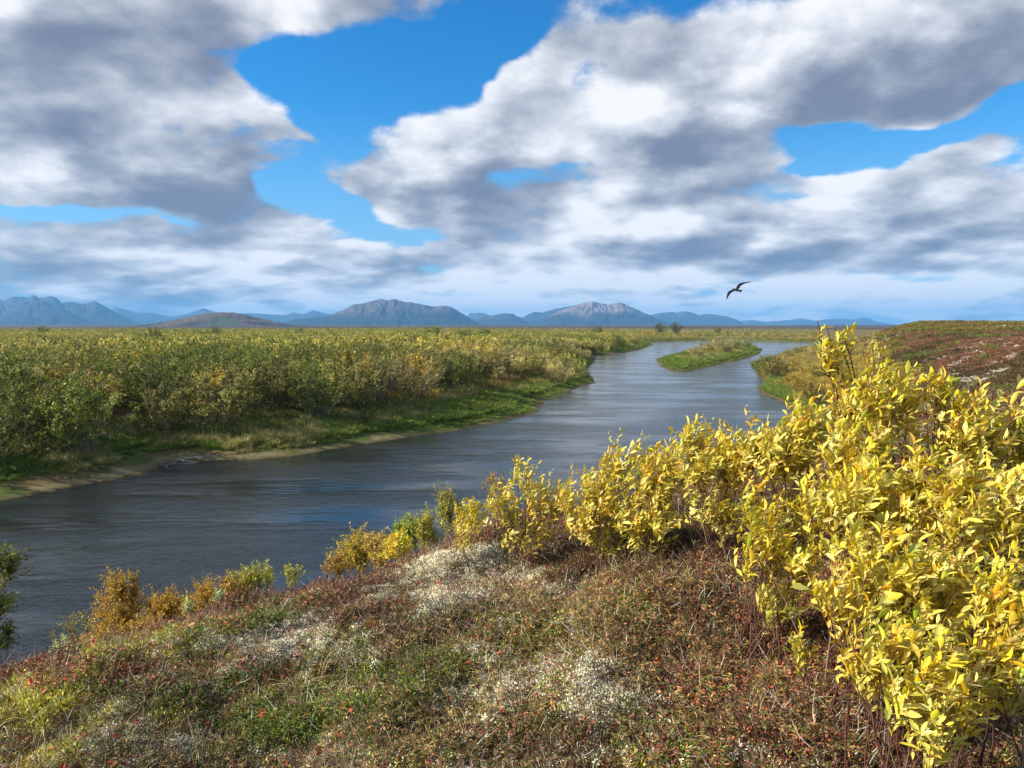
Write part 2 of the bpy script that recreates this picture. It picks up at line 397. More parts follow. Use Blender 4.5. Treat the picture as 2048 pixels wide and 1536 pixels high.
gc = mixc(t, 1.0, gc, mixc(t, nb_.outputs['Fac'], (0.5, 0.5, 0.5), (1.5, 1.45, 1.4)), 'MULTIPLY')
bmp = t.nodes.new('ShaderNodeBump'); bmp.inputs['Strength'].default_value = 0.8; bmp.inputs['Distance'].default_value = 0.03
t.links.new(nb_.outputs['Fac'], bmp.inputs['Height'])
t.links.new(principled(t, gc, 0.95, 0.1, bmp.outputs[0]), o.inputs['Surface'])
me = new_mesh('ground', np.stack([gx, gy, gz], -1).reshape(-1, 3), [fq], c_.reshape(-1, 3), mg, True)
link(bpy.data.objects.new('ground', me), kind='structure')

# ------------------------------------------------------------------ river
wr_, wa_ = np.geomspace(4, 470, 60), R(1) * np.linspace(-100, 75, 90)
WR, WA = np.meshgrid(wr_, wa_, indexing='ij')
wi = np.arange(WR.size).reshape(WR.shape)
wq = np.stack([wi[:-1, :-1], wi[:-1, 1:], wi[1:, 1:], wi[1:, :-1]], -1).reshape(-1, 4)[:, ::-1]
mw, t, o = material('river water')
tcn = t.nodes.new('ShaderNodeTexCoord'); ob = tcn.outputs['Object']
mp = t.nodes.new('ShaderNodeMapping'); mp.inputs['Rotation'].default_value = (0, 0, R(-28)); mp.inputs['Scale'].default_value = (1.0, 1.15, 1.0); t.links.new(ob, mp.inputs[0])
w1 = noise_(t, mp.outputs[0], 5.5, 4, 0.62, 0.6)
w2 = noise_(t, mp.outputs[0], 1.3, 3, 0.5, 0.4)
mp2 = t.nodes.new('ShaderNodeMapping'); mp2.inputs['Rotation'].default_value = (0, 0, R(-32)); mp2.inputs['Scale'].default_value = (0.45, 1.3, 1.0); t.links.new(ob, mp2.inputs[0])
cur = noise_(t, mp2.outputs[0], 0.16, 4, 0.6, 0.25)          # calmer and livelier lanes of the current
amp = smooth(t, cur.outputs['Fac'], 0.42, 0.60, 0.16, 1.0)
hgt = math_(t, 'MULTIPLY', math_(t, 'ADD', w1.outputs['Fac'], math_(t, 'MULTIPLY', w2.outputs['Fac'], 1.6)), amp)
bmp = t.nodes.new('ShaderNodeBump'); bmp.inputs['Strength'].default_value = 0.42; bmp.inputs['Distance'].default_value = 0.085
t.links.new(hgt, bmp.inputs['Height'])
pr = t.nodes.new('ShaderNodeBsdfPrincipled')
pr.inputs['Base Color'].default_value = (0.014, 0.019, 0.021, 1); pr.inputs['IOR'].default_value = 1.34
wire(pr.inputs['Roughness'], smooth(t, cur.outputs['Fac'], 0.35, 0.7, 0.07, 0.16)); t.links.new(bmp.outputs[0], pr.inputs['Normal'])
t.links.new(pr.outputs[0], o.inputs['Surface'])
me = new_mesh('river', np.stack([WR * np.sin(WA), WR * np.cos(WA), np.zeros_like(WR)], -1).reshape(-1, 3), [wq], None, mw, True)
link(bpy.data.objects.new('river', me), kind='structure')

# ------------------------------------------------------------------ mountains and the low hill
mm, t, o = material('mountain rock')
gc = attr(t, 'col'); tcn = t.nodes.new('ShaderNodeTexCoord')
nn = noise_(t, tcn.outputs['Object'], 0.004, 5, 0.55)
gc = mixc(t, 1.0, gc, mixc(t, nn.outputs['Fac'], (0.65, 0.65, 0.65), (1.35, 1.35, 1.35)), 'MULTIPLY')
bmp = t.nodes.new('ShaderNodeBump'); bmp.inputs['Strength'].default_value = 1.0; bmp.inputs['Distance'].default_value = 6
t.links.new(nn.outputs['Fac'], bmp.inputs['Height'])
t.links.new(principled(t, gc, 0.95, 0.1, bmp.outputs[0]), o.inputs['Surface'])

def mountain(profile, D, depth, name='mountain', label=None, rock=(0.060, 0.052, 0.050), low=(0.022, 0.024, 0.022), rough=0.11, seed=0, n=260, m=70, base_drop=40):
    D *= .72; depth *= .72
    xs = np.array([p[0] for p in profile], float); ys = np.array([p[1] for p in profile], float)
    u = np.linspace(xs[0], xs[-1], n)
    ridge = np.interp(u, xs, ys)
    azs = np.arctan2((u - 1024) / F, 1.0)
    H = (HZ + 1.0 - ridge) / F * D / np.cos(azs) + EYE        # ridge height above the river
    H = H + (fbm(u, u * 0, (xs[-1] - xs[0]) / 40, 4, seed) - .5) * H.max() * 0.03
    v = np.linspace(-1, 1, m)
    U, V = np.meshgrid(np.arange(n), v, indexing='ij')
    Hh = H[U]
    warp = (fbm(u[U] / 18, V * 3, 1.0, 3, seed + 5) - .5) * 0.5
    rid = 1 - np.abs(2 * fbm(u[U] / (4 + 10 * np.abs(V)) + V * 2.0, V * 1.6, 1.0, 4, seed + 9) - 1)     # spurs that fan out to the foot
    fall = (1 - np.abs(V)) ** 1.15
    Z = Hh * fall * (1 - rough * 2.2 * (1 - rid) * np.minimum(1, np.abs(V) * 6)) - base_drop * sstep(0.8, 1.0, np.abs(V)); Z = np.maximum(Z, -2.0)
    D_ = D / np.cos(azs[U]) * 1.0 + V * depth + warp * depth * 0.35 * (np.abs(V) > 0.02)
    X = D_ * np.sin(azs[U]); Y = D_ * np.cos(azs[U])
    i = np.arange(n * m).reshape(n, m)
    f = np.stack([i[:-1, :-1], i[:-1, 1:], i[1:, 1:], i[1:, :-1]], -1).reshape(-1, 4)
    tt = sstep(0.25, 0.75, Z / max(H.max(), 1) + (fbm(X, Y, depth / 5, 3, seed + 3) - .5) * 0.5)
    col = lerp(np.zeros(X.shape + (3,)) + np.array(low), rock, tt)  # dark rock tones take in cloud shadow; paler patches towards the top
    me = new_mesh(name, np.stack([X, Y, Z], -1).reshape(-1, 3), [f[:, ::-1]], col.reshape(-1, 3), mm, True)
    link(bpy.data.objects.new(name, me), kind='structure')

mountain([(-120, 642), (-60, 606), (0, 608), (15, 611), (32, 603), (65, 604), (72, 600), (84, 605), (106, 601), (118, 604), (130, 614), (138, 611), (154, 611), (167, 615), (195, 609), (208, 615), (232, 627), (267, 643), (300, 655)], 13500, 2400, seed=3)
mountain([(-60, 640), (0, 634), (40, 620), (65, 610), (89, 610), (103, 613), (137, 625), (178, 643), (200, 655)], 11500, 1500, seed=5)
mountain([(200, 655), (226, 622), (239, 619), (273, 628), (308, 629), (342, 636), (376, 631), (400, 622), (412, 620), (431, 626), (460, 632), (496, 628), (547, 631), (570, 632), (588, 627), (608, 630), (629, 622), (656, 629), (700, 633), (730, 655)], 19000, 2500, seed=7)
mountain([(540, 655), (590, 640), (640, 636), (664, 632), (688, 621), (708, 610), (729, 608), (746, 603), (764, 599), (776, 602), (790, 599), (808, 604), (834, 607), (849, 610), (867, 614), (893, 612), (905, 616), (919, 624), (937, 635), (957, 646), (985, 655)], 11000, 1700, rock=(0.115, 0.078, 0.062), seed=12)
mountain([(915, 655), (940, 627), (963, 626), (984, 632), (1000, 635), (1040, 634), (1070, 640), (1100, 655)], 20000, 1800, seed=14)
mountain([(940, 655), (960, 638), (990, 630), (1010, 627), (1025, 628), (1039, 636), (1060, 647), (1075, 655)], 13000, 1100, seed=16)
mountain([(1030, 655), (1048, 634), (1057, 629), (1069, 624), (1083, 626), (1110, 618), (1140, 613), (1160, 609), (1190, 612), (1230, 640), (1240, 655)], 16000, 1600, seed=18)
mountain([(1060, 655), (1090, 637), (1115, 624), (1140, 615), (1163, 607), (1183, 603), (1200, 607), (1217, 610), (1229, 607), (1241, 606), (1264, 616), (1287, 626), (1311, 638), (1343, 648), (1365, 656)], 12500, 1500, rock=(0.24, 0.17, 0.14), seed=21)
mountain([(1270, 655), (1299, 631), (1317, 627), (1343, 625), (1352, 627), (1361, 624), (1378, 625), (1396, 632), (1408, 629), (1431, 631), (1452, 634), (1475, 642), (1495, 655)], 17000, 1800, seed=23)
mountain([(1430, 656), (1470, 644), (1501, 641), (1530, 645), (1580, 641), (1598, 638), (1630, 643), (1650, 640), (1687, 639), (1700, 641), (1722, 637), (1735, 638), (1749, 645), (1790, 650), (1850, 656)], 21000, 2000, seed=25)

def hill(profile, D, depth):
    xs = np.array([p[0] for p in profile], float); ys = np.array([p[1] for p in profile], float)
    n, m = 160, 50
    u = np.linspace(xs[0], xs[-1], n); azs = np.arctan2((u - 1024) / F, 1.0)
    H = (HZ - np.interp(u, xs, ys)) / F * D / np.cos(azs) + EYE
    H = np.convolve(np.pad(H, 4, 'edge'), np.ones(9) / 9, 'valid') + (fbm(u, u * 0, 9, 3, 2) - .5) * 2
    V = np.linspace(-1, 1, m)[None, :]; Z = H[:, None] * np.cos(V * np.pi / 2) ** 1.4 - 1 + (fbm(u[:, None] / 9, V * 5, 1, 4, 8) - .5) * 7
    Z = np.maximum(Z, -1.5)
    D_ = D / np.cos(azs)[:, None] + V * depth
    X = D_ * np.sin(azs)[:, None]; Y = D_ * np.cos(azs)[:, None]
    i = np.arange(n * m).reshape(n, m)
    f = np.stack([i[:-1, :-1], i[:-1, 1:], i[1:, 1:], i[1:, :-1]], -1).reshape(-1, 4)[:, ::-1]
    tt = fbm(X, Y, 130, 4, 91)
    col = lerp(np.zeros(X.shape + (3,)) + np.array([0.10, 0.065, 0.04]), (0.03, 0.024, 0.016), sstep(0.42, 0.62, tt))
    col = lerp(col, (0.06, 0.07, 0.03), sstep(0.55, 0.7, fbm(X, Y, 200, 3, 92)))
    link(bpy.data.objects.new('hill', new_mesh('hill', np.stack([X, Y, Z], -1).reshape(-1, 3), [f], col.reshape(-1, 3), mm, True)), kind='structure')
hill([(270, 652), (300, 648), (328, 644), (362, 639), (393, 632), (424, 627), (458, 626), (485, 628), (513, 635), (547, 642), (588, 650), (640, 652)], 3300, 420)
# ------------------------------------------------------------------ plant building blocks
def unit(v): return v / (np.linalg.norm(v, axis=-1, keepdims=True) + 1e-9)
def frame_of(d, n):
    d = unit(d); s = unit(np.cross(d, n)); return d, s, np.cross(s, d)
def leaf_blades(pos, d, n, ln, wd, col, detail=True, curl=0.25, fold=0.25):
    """leaf blades: detail = pointed oval with a folded midrib; otherwise one four-cornered face"""
    N_ = len(pos); d, s, n = frame_of(d, n); ln = np.broadcast_to(ln, N_)[:, None]; wd = np.broadcast_to(wd, N_)[:, None]
    curl = np.broadcast_to(curl, N_)[:, None]
    if detail:
        rows = [(0.22, 0.62), (0.55, 1.0), (0.82, 0.62)]
        vs = [pos]
        for tt, w in rows:
            mid = pos + d * ln * tt - n * ln * curl * tt * tt
            up = n * wd * w * fold
            vs += [mid - s * wd * w * .5 + up, mid, mid + s * wd * w * .5 + up]
        vs.append(pos + d * ln - n * ln * curl)
        V = np.stack(vs, 1).reshape(-1, 3); k = 11
        b = (np.arange(N_) * k)[:, None]
        q = np.concatenate([b + np.array([[r, r + 3, r + 4, r + 1]]) for r in (1, 2, 4, 5)])
        tr = np.concatenate([b + np.array([a]) for a in ([0, 1, 2], [0, 2, 3], [7, 10, 8], [8, 10, 9])])
        return V, [q, tr], np.repeat(col, k, 0)
    mid = pos + d * ln * .5
    V = np.stack([pos, mid - s * wd * .5, pos + d * ln - n * ln * curl * .5, mid + s * wd * .5], 1).reshape(-1, 3)
    b = (np.arange(N_) * 4)[:, None]
    return V, [b + np.array([[0, 1, 2, 3]])], np.repeat(col, 4, 0)

def tubes(P_, r0, r1, col, sides=4):
    """P_ (n,k,3) polylines with radii r0 -> r1"""
    n, k, _ = P_.shape
    T = np.gradient(P_, axis=1); T = unit(T)
    ref = np.where(np.abs(T[..., 2:3]) > 0.8, np.array([1.0, 0, 0]), np.array([0, 0, 1.0]))
    s = unit(np.cross(T, ref)); u = np.cross(s, T)
    tt = np.linspace(0, 1, k)[None, :, None]
    rr = np.asarray(r0).reshape(-1, 1, 1) * (1 - tt) + np.asarray(r1).reshape(-1, 1, 1) * tt
    a = np.arange(sides) * 2 * np.pi / sides
    ring = P_[:, :, None] + (s[:, :, None] * np.cos(a)[None, None, :, None] + u[:, :, None] * np.sin(a)[None, None, :, None]) * rr[:, :, None]
    V = ring.reshape(-1, 3)
    i = np.arange(n * k * sides).reshape(n, k, sides); j = np.roll(i, -1, 2)
    f = np.stack([i[:, :-1], j[:, :-1], j[:, 1:], i[:, 1:]], -1).reshape(-1, 4)
    col = np.broadcast_to(col, (n, 3)) if np.ndim(col) == 1 else col
    return V, [f], np.repeat(col, k * sides, 0)

def join(parts):
    vs, fs, cs, o_ = [], [], [], 0
    for V, F_, C in parts:
        vs.append(V); cs.append(C); fs += [f + o_ for f in F_]; o_ += len(V)
    return np.concatenate(vs), fs, np.concatenate(cs)

def bezier(a, b, c, k):
    t = np.linspace(0, 1, k)[None, :, None]
    return a[:, None] * (1 - t) ** 2 + b[:, None] * 2 * t * (1 - t) + c[:, None] * t * t
def along(P_, idx, t):
    k = P_.shape[1]; x = t * (k - 1); i = np.minimum(x.astype(int), k - 2); f = (x - i)[:, None]
    a = P_[idx, i]; b = P_[idx, i + 1]; return a * (1 - f) + b * f, unit(b - a)
def palette(r, n, cols, ws, jit=0.12):
    ws = np.array(ws, float); c = np.array(cols)[r.choice(len(cols), n, p=ws / ws.sum())]
    return np.clip(c * (1 + r.normal(0, jit, (n, 1))) * (1 + r.normal(0, jit * .4, (n, 3))), 0.004, 0.9)

# ------------------------------------------------------------------ mid-distance shrubs (willow and alder)
def shrub_parts(seed, H, Rr, nst, ntw, nlf, lsz, cols, ws, twig=(0.16, 0.13, 0.10), top_bare=0.0, low=0.12):
    r = np.random.default_rng(seed)
    ph = r.uniform(0, 2 * np.pi, nst); u = np.sqrt(r.uniform(0.02, 1, nst))
    base = np.stack([np.cos(ph) * .12 * H * u, np.sin(ph) * .12 * H * u, np.full(nst, -0.15 * H)], -1) * r.uniform(.5, 1, (nst, 1))
    base[:, 2] = -0.12
    tip = np.stack([np.cos(ph) * Rr * u, np.sin(ph) * Rr * u, H * np.sqrt(1 - .72 * u ** 2) * r.uniform(.78, 1.02, nst)], -1)
    ctl = base * .4 + tip * .6; ctl[:, 2] = tip[:, 2] * .45; ctl[:, :2] *= .75
    st = bezier(base, ctl, tip, 7) + r.normal(0, .012 * H, (nst, 7, 3)) * np.linspace(0, 1, 7)[None, :, None]
    ix = r.integers(0, nst, ntw); t = r.uniform(low + .08, .99, ntw) ** .8; stem_of = ix
    p, d = along(st, ix, t)
    out = unit(np.stack([p[:, 0], p[:, 1], np.zeros(ntw)], -1) + r.normal(0, .5 * Rr, (ntw, 3)) * [1, 1, .4])
    td = unit(d * .35 + out * .85 + [0, 0, .18] + r.normal(0, .35, (ntw, 3)))
    ll = H * r.uniform(.08, .22, ntw)[:, None] * (1.15 - .5 * t[:, None])
    tw = bezier(p, p + td * ll * .5, p + td * ll + [0, 0, 1] * ll * .15, 4)
    Vs = tubes(st, r.uniform(.008, .016, nst) * H * .5, np.full(nst, .0016 * H), palette(r, nst, [twig, (.26, .23, .19)], [2, 1]), 4)
    Vt = tubes(tw, np.full(ntw, .0018 * H), np.full(ntw, .0007 * H), palette(r, ntw, [twig, (.20, .15, .11)], [1, 1]), 3)
    keep = r.uniform(0, 1, ntw) > top_bare * t
    lt = np.nonzero(keep)[0]
    ix = r.choice(lt, nlf); t = r.uniform(.1, 1.05, nlf) ** .8
    p, d = along(tw, ix, np.minimum(t, .999))
    ld = unit(d * .6 + r.normal(0, .6, (nlf, 3)) + [0, 0, .15]); ln_ = unit(r.normal(0, .7, (nlf, 3)) + [0, 0, .8])
    p = p + r.normal(0, .012 * H, (nlf, 3))
    tone = (r.uniform(.6, 1.3, ntw)[ix] * r.uniform(.6, 1.35, nst)[stem_of[ix]])[:, None]
    sz = lsz * 1.12 * r.uniform(.6, 1.3, nlf)
    Lf = leaf_blades(p, ld, ln_, sz, sz * .62, palette(r, nlf, cols, ws, .18) * tone, False)
    return join([Vs, Vt]), Lf

OLIVE = ([(.44, .42, .12), (.30, .31, .06), (.62, .58, .25), (.15, .19, .035), (.44, .33, .07)], [3, 4, 2, 2.4, 1.2])
SILVER = ([(.60, .54, .27), (.46, .42, .15), (.30, .28, .08), (.52, .41, .15)], [2, 4, 3, 1.5])
GOLD = ([(.62, .43, .05), (.50, .37, .06), (.38, .35, .07), (.70, .56, .13)], [3, 3, 2, 1])
GREEN = ([(.20, .26, .045), (.12, .17, .025), (.31, .35, .06), (.42, .40, .11)], [3, 3, 2, 1])
KINDS = [  # adjective, palette, height, radius, leaves
    ('olive leafed', OLIVE, 4.2, 2.7, 5200, .13, 0.0), ('silvery leafed', SILVER, 3.9, 2.5, 4800, .13, 0.0), ('golden leafed', GOLD, 3.3, 2.2, 3800, .12, 0.0),
    ('dark green leafed', GREEN, 4.3, 2.6, 5200, .12, 0.0), ('ochre olive', OLIVE, 4.6, 2.3, 4800, .13, 0.2), ('half bare grey', SILVER, 4.0, 2.3, 2000, .10, 0.6)]
m_leaf_obj = leaf_material('shrub leaves', 'OBJECT', .30, .55, .2)
m_stem_obj = leaf_material('shrub stems', None, 0, .8, .15)
m_inst = leaf_material('scattered plants', 'INSTANCER', .28, .6, .2)
protos = []
for k, (adj, (cols, ws), H, Rr, nl, ls, tb) in enumerate(KINDS):
    S_, L_ = shrub_parts(100 + k, H, Rr, 26, 330, nl, ls, cols, ws, top_bare=tb)
    protos.append((new_mesh('shrub_stems', *S_, mat=m_stem_obj), new_mesh('shrub_foliage', *L_, mat=m_leaf_obj)))
def source(name, parts, mat=None):
    """a plant that only the scatters use; it is not itself in the scene"""
    V, F_, C = join(parts); return bpy.data.objects.new(name, new_mesh(name, V, F_, C, mat or m_inst))

def scatter(name, pts, rot, scl, icol, idx, sources, label, category):
    """one countless mass of plants: geometry nodes put a source plant on every point; kind = stuff"""
    n = len(pts)
    me = bpy.data.meshes.new(name); me.vertices.add(n); me.vertices.foreach_set('co', np.ascontiguousarray(pts, np.float32).reshape(-1))
    def put(nm, ty, dom_arr, key):
        a = me.attributes.new(nm, ty, 'POINT'); a.data.foreach_set(key, np.ascontiguousarray(dom_arr).reshape(-1))
    put('rot', 'FLOAT_VECTOR', rot.astype(np.float32), 'vector')
    put('scl', 'FLOAT_VECTOR', (scl if scl.ndim == 2 else np.repeat(scl[:, None], 3, 1)).astype(np.float32), 'vector')
    c = np.ones((n, 4), np.float32); c[:, :3] = icol; put('icol', 'FLOAT_COLOR', c, 'color')
    put('idx', 'INT', idx.astype(np.int32), 'value')
    ng = bpy.data.node_groups.new(name, 'GeometryNodeTree')
    ng.interface.new_socket('Geometry', in_out='INPUT', socket_type='NodeSocketGeometry')
    ng.interface.new_socket('Geometry', in_out='OUTPUT', socket_type='NodeSocketGeometry')
    gi = ng.nodes.new('NodeGroupInput'); go = ng.nodes.new('NodeGroupOutput')
    g2i = None
    jn = ng.nodes.new('GeometryNodeJoinGeometry')
    for s in reversed(sources):
        oi = ng.nodes.new('GeometryNodeObjectInfo'); oi.inputs['Object'].default_value = s; oi.inputs['As Instance'].default_value = True
        ng.links.new(oi.outputs['Geometry'], jn.inputs[0])
    ip = ng.nodes.new('GeometryNodeInstanceOnPoints')
    ng.links.new(gi.outputs[0], ip.inputs['Points']); ng.links.new(jn.outputs[0], ip.inputs['Instance'])
    ip.inputs['Pick Instance'].default_value = True
    for nm, ty, sock in (('idx', 'INT', 'Instance Index'), ('rot', 'FLOAT_VECTOR', 'Rotation'), ('scl', 'FLOAT_VECTOR', 'Scale')):
        a = ng.nodes.new('GeometryNodeInputNamedAttribute'); a.data_type = ty; a.inputs['Name'].default_value = nm
        ng.links.new(a.outputs['Attribute'], ip.inputs[sock])
    ng.links.new(ip.outputs[0], go.inputs[0])
    ob_ = bpy.data.objects.new(name, me); md = ob_.modifiers.new('scatter', 'NODES'); md.node_group = ng
    return link(ob_, kind='stuff', label=label, category=category)

def rz(n, tilt=0.0):
    return np.stack([rng.normal(0, tilt, n) if tilt else np.zeros(n), rng.normal(0, tilt, n) if tilt else np.zeros(n), rng.uniform(0, 2 * np.pi, n)], -1)

# ------------------------------------------------------------------ the thicket on the far bank
SET_PX = [-400, 0, 150, 300, 450, 600, 800, 950, 1050, 1100, 1150, 1185, 1250, 1310, 1700]
SET_D = [5, 4.5, 4, 4, 4.5, 5, 6, 9, 8.5, 4, 2, 1.5, 4, 7, 8]
def polar_points(r0, r1, a0, a1, n, power=1.0):
    u = rng.uniform(0, 1, n); r = (r0 ** (2 - power) + u * (r1 ** (2 - power) - r0 ** (2 - power))) ** (1 / (2 - power)) if power != 2 else r0 * (r1 / r0) ** u
    a = R(1) * rng.uniform(a0, a1, n); return r * np.sin(a), r * np.cos(a)
def thin(x, y, w, cell):
    """drop points that crowd: dart throwing on a grid"""
    keep = []; g = {}
    for i in range(len(x)):
        s = w[i]; cx, cy = int(x[i] // cell), int(y[i] // cell); ok = True
        for a in (-1, 0, 1):
            for b_ in (-1, 0, 1):
                for j in g.get((cx + a, cy + b_), ()):
                    if (x[i] - x[j]) ** 2 + (y[i] - y[j]) ** 2 < s * s: ok = False; break
                if not ok: break
            if not ok: break
        if ok: keep.append(i); g.setdefault((cx, cy), []).append(i)
    return np.array(keep)

xa, ya = polar_points(34, 175, -40, 14, 26000)
k_ = thin(xa, ya, np.full(len(xa), 2.75), 2.8); xa, ya = xa[k_], ya[k_]
xb, yb = polar_points(170, 1500, -41, 41, 30000, 1.55)
xs_, ys_ = np.concatenate([xa, xb]), np.concatenate([ya, yb])
z_, d_, wr_2, ini_, s_, px_ = terrain(xs_, ys_, True)
rr_ = np.hypot(xs_, ys_)
ok = (d_ > np.interp(px_, SET_PX, SET_D) + rng.normal(0, 1.2, len(d_))) & (wr_2 < .5) & ~ini_ & (z_ > .2) & (s_ > 12)
ok &= ~((rr_ > 300) & (px_ > 1350) & (rng.uniform(0, 1, len(rr_)) < .55)) & ~((rr_ > 250) & (px_ > 1640))
# the open tan clearing in the thicket and thinner scrub further out
clear = (np.abs(px_ - 185) < 75) & (rr_ > 215) & (rr_ < 290)
ok &= ~clear & (rng.uniform(0, 1, len(rr_)) > 0.45 * sstep(500, 1200, rr_))
xs_, ys_, z_, d_, px_, rr_ = (q_[ok] for q_ in (xs_, ys_, z_, d_, px_, rr_))
patch = fbm(xs_, ys_, 16, 3, 111) + rng.normal(0, .07, len(xs_)); patch2 = fbm(xs_, ys_, 9, 2, 113) + rng.normal(0, .07, len(xs_))
kind = np.select([(patch2 > .71) | (rng.uniform(0, 1, len(xs_)) < .05), patch > .64, patch < .43, patch2 < .30, rng.uniform(0, 1, len(xs_)) < .3], [2, 1, 3, 5, 4], 0)
kind = np.where((kind == 2) & (rng.uniform(0, 1, len(xs_)) < .3), 0, kind)
size = rng.uniform(.72, 1.12, len(xs_)) * np.interp(d_ - np.interp(px_, SET_PX, SET_D), [0, 3, 12, 60], [.78, 1.1, 1.2, 1.05]) * np.interp(rr_, [0, 160, 300, 500, 1500], [1, .92, .78, .58, .45])
size *= np.interp(px_, [850, 1050, 1200, 1320], [1, .80, .72, .6])
size = np.where((np.abs(px_ - 185) < 85) & (rr_ > 150) & (rr_ <= 215), size * .45, size)
size = size * (.82 + .5 * sstep(.35, .65, fbm(xs_, ys_, 11, 2, 117))) * np.interp(rr_, [50, 120], [1.22, 1.0])
size = np.minimum(size, np.where(rr_ < 110, 4.5, 3.9) / np.array([k__[2] for k__ in KINDS])[kind])
shade = np.clip((1 + rng.normal(0, .2, len(xs_))) * np.interp(rr_, [50, 120, 300], [.86, 1.06, 1.2]), .45, 1.7)  # foliage tint: random, with the front shrubs' shadow put in as darker colour
# the shrubs that show largest stand as objects of their own
front = (d_ - np.interp(px_, SET_PX, SET_D))
score = size / rr_ * np.where(front < 4.5, 3.0, np.where(front < 9, 1.4, .6)) * (px_ > -40) * (px_ < 1400)
order = np.argsort(-score); solo = order[:230]; rest = order[230:]
LAND = [(40, 'above the leftmost green spit'), (190, 'behind the pale green mud spit'), (340, 'behind the driftwood'), (470, 'above the tan mud bank'), (600, 'behind the brown reeds on the bank'),
        (720, 'where the mud bank narrows'), (860, 'above the bright green bank grass'), (990, 'behind the reddish grass mound'), (1090, 'beside the green point'), (1170, 'at the overhanging river bend'), (1290, 'behind the far green spit')]
ROWS = [(3, 'in the front row'), (7, 'in the second row'), (14, 'deeper in'), (1e9, 'far back')]
SZ = [(.72, 'low'), (.88, 'middling'), (1.02, 'tall'), (9, 'towering')]
for i in solo:
    k = int(kind[i]); lm = min(LAND, key=lambda l: abs(l[0] - px_[i]))[1]
    row = next(w for a, w in ROWS if front[i] < a); sz = next(w for a, w in SZ if size[i] < a)
    e = empty('willow_shrub', (xs_[i], ys_[i], z_[i] - .05), f'{sz} {KINDS[k][0]} shrub {row} {lm}', 'shrub', 'shrubs of the thicket on the far bank', rng.uniform(0, 6.28), float(size[i]))
    e.scale.z = float(size[i] * rng.uniform(.9, 1.12))
    st = bpy.data.objects.new('stems', protos[k][0]); link(st, e)
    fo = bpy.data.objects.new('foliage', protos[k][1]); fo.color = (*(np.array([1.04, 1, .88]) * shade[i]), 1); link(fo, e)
thicket_src = []
for k, (adj, (cols, ws), H, Rr, nl, ls, tb) in enumerate(KINDS):
    S_, L_ = shrub_parts(200 + k, H, Rr, 14, 160, int(nl * .40), ls * 1.6, cols, ws, top_bare=tb)
    thicket_src.append(source('thicket plant', [S_, L_]))
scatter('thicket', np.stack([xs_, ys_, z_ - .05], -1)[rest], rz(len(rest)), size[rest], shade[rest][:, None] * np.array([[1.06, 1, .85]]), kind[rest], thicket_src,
        'mass of olive and gold willow scrub filling the plain across the river', 'thicket')
# a low understory closes the thicket floor
# ------------------------------------------------------------------ bank plants: grass, sedge, low scrub
def grass_tuft(seed, n, h, w, cols, ws, spread=.10, lean=.35):
    r = np.random.default_rng(seed)
    ph = r.uniform(0, 6.28, n); rr = spread * np.sqrt(r.uniform(0, 1, n))
    b0 = np.stack([np.cos(ph) * rr, np.sin(ph) * rr, np.full(n, -.03 * h)], -1)
    d = unit(np.stack([np.cos(ph) * lean, np.sin(ph) * lean, np.ones(n)], -1) + r.normal(0, lean * .5, (n, 3)))
    hh = h * r.uniform(.55, 1.1, n)[:, None]
    mid = b0 + d * hh * .55; tip = b0 + unit(d * [1.9, 1.9, .9]) * hh
    s = unit(np.cross(d, r.normal(0, 1, (n, 3)))) * w
    V = np.stack([b0 - s, b0 + s, mid - s * .8, mid + s * .8, tip], 1).reshape(-1, 3)
    b_ = (np.arange(n) * 5)[:, None]
    return V, [b_ + np.array([[0, 1, 3, 2]]), b_ + np.array([[2, 3, 4]])], np.repeat(palette(r, n, cols, ws, .15), 5, 0)
WHITE3 = [(1, 1, 1)]
g_green = [source('sedge', [grass_tuft(s, 70, .48, .013, [(.13, .21, .03), (.22, .30, .045), (.40, .40, .10), (.09, .13, .02)], [3, 3, 1.6, 1.5], .28)]) for s in (1, 2)]
g_tan = [source('dry grass', [grass_tuft(s, 70, .62, .010, [(.52, .43, .19), (.40, .33, .12), (.38, .40, .11), (.22, .24, .06)], [2, 2, 2, 1], .28)]) for s in (3, 4)]
def low_scrub(seed, H, Rr, n, ls, pal): 
    S_, L_ = shrub_parts(seed, H, Rr, 12, 90, n, ls, *pal); return source('low scrub', [S_, L_])
REDDISH = ([(.40, .15, .05), (.27, .10, .04), (.46, .24, .07), (.22, .18, .06)], [3, 3, 2, 2])
RUST = ([(.55, .30, .07), (.44, .21, .06), (.36, .29, .08)], [3, 2, 2])
low_src = [low_scrub(301, .9, .55, 500, .06, OLIVE), low_scrub(302, 1.0, .6, 520, .06, GOLD), low_scrub(303, .8, .6, 500, .06, GREEN), low_scrub(304, .7, .55, 460, .05, RUST)]
xb, yb = polar_points(22, 430, -41, 30, 200000, 1.5)
z_b, d_b, w_b, i_b, s_b, p_b = terrain(xb, yb, True)
setb = np.interp(p_b, SET_PX, SET_D)
setb = np.where(i_b, 9, setb)
nz = fbm(xb, yb, 4.0, 3, 121); nz2 = fbm(xb, yb, 6.5, 3, 125)
sandy = np.where(i_b, .15, np.interp(p_b, [0, 780, 880, 1100, 1300], [.32, .36, .22, .15, .1]))
band = (d_b > .25 + 3.4 * nz * sandy * (rng.uniform(0, 1, len(xb)) > .22)) & (d_b < setb + 5) & (w_b < .5) & (z_b > .02) & (s_b > 10)
band &= rng.uniform(0, 1, len(xb)) < .9
xb, yb, z_b, d_b, p_b, nz, nz2, i_b, setb = (q_[band] for q_ in (xb, yb, z_b, d_b, p_b, nz, nz2, i_b, setb))
greenish = (nz > .41) & (d_b < np.where(p_b > 620, 7.0, 5.5)) & ~((p_b > 300) & (p_b < 520) & (d_b > 3))
greenish |= (d_b < 4.0) & (p_b > 640)
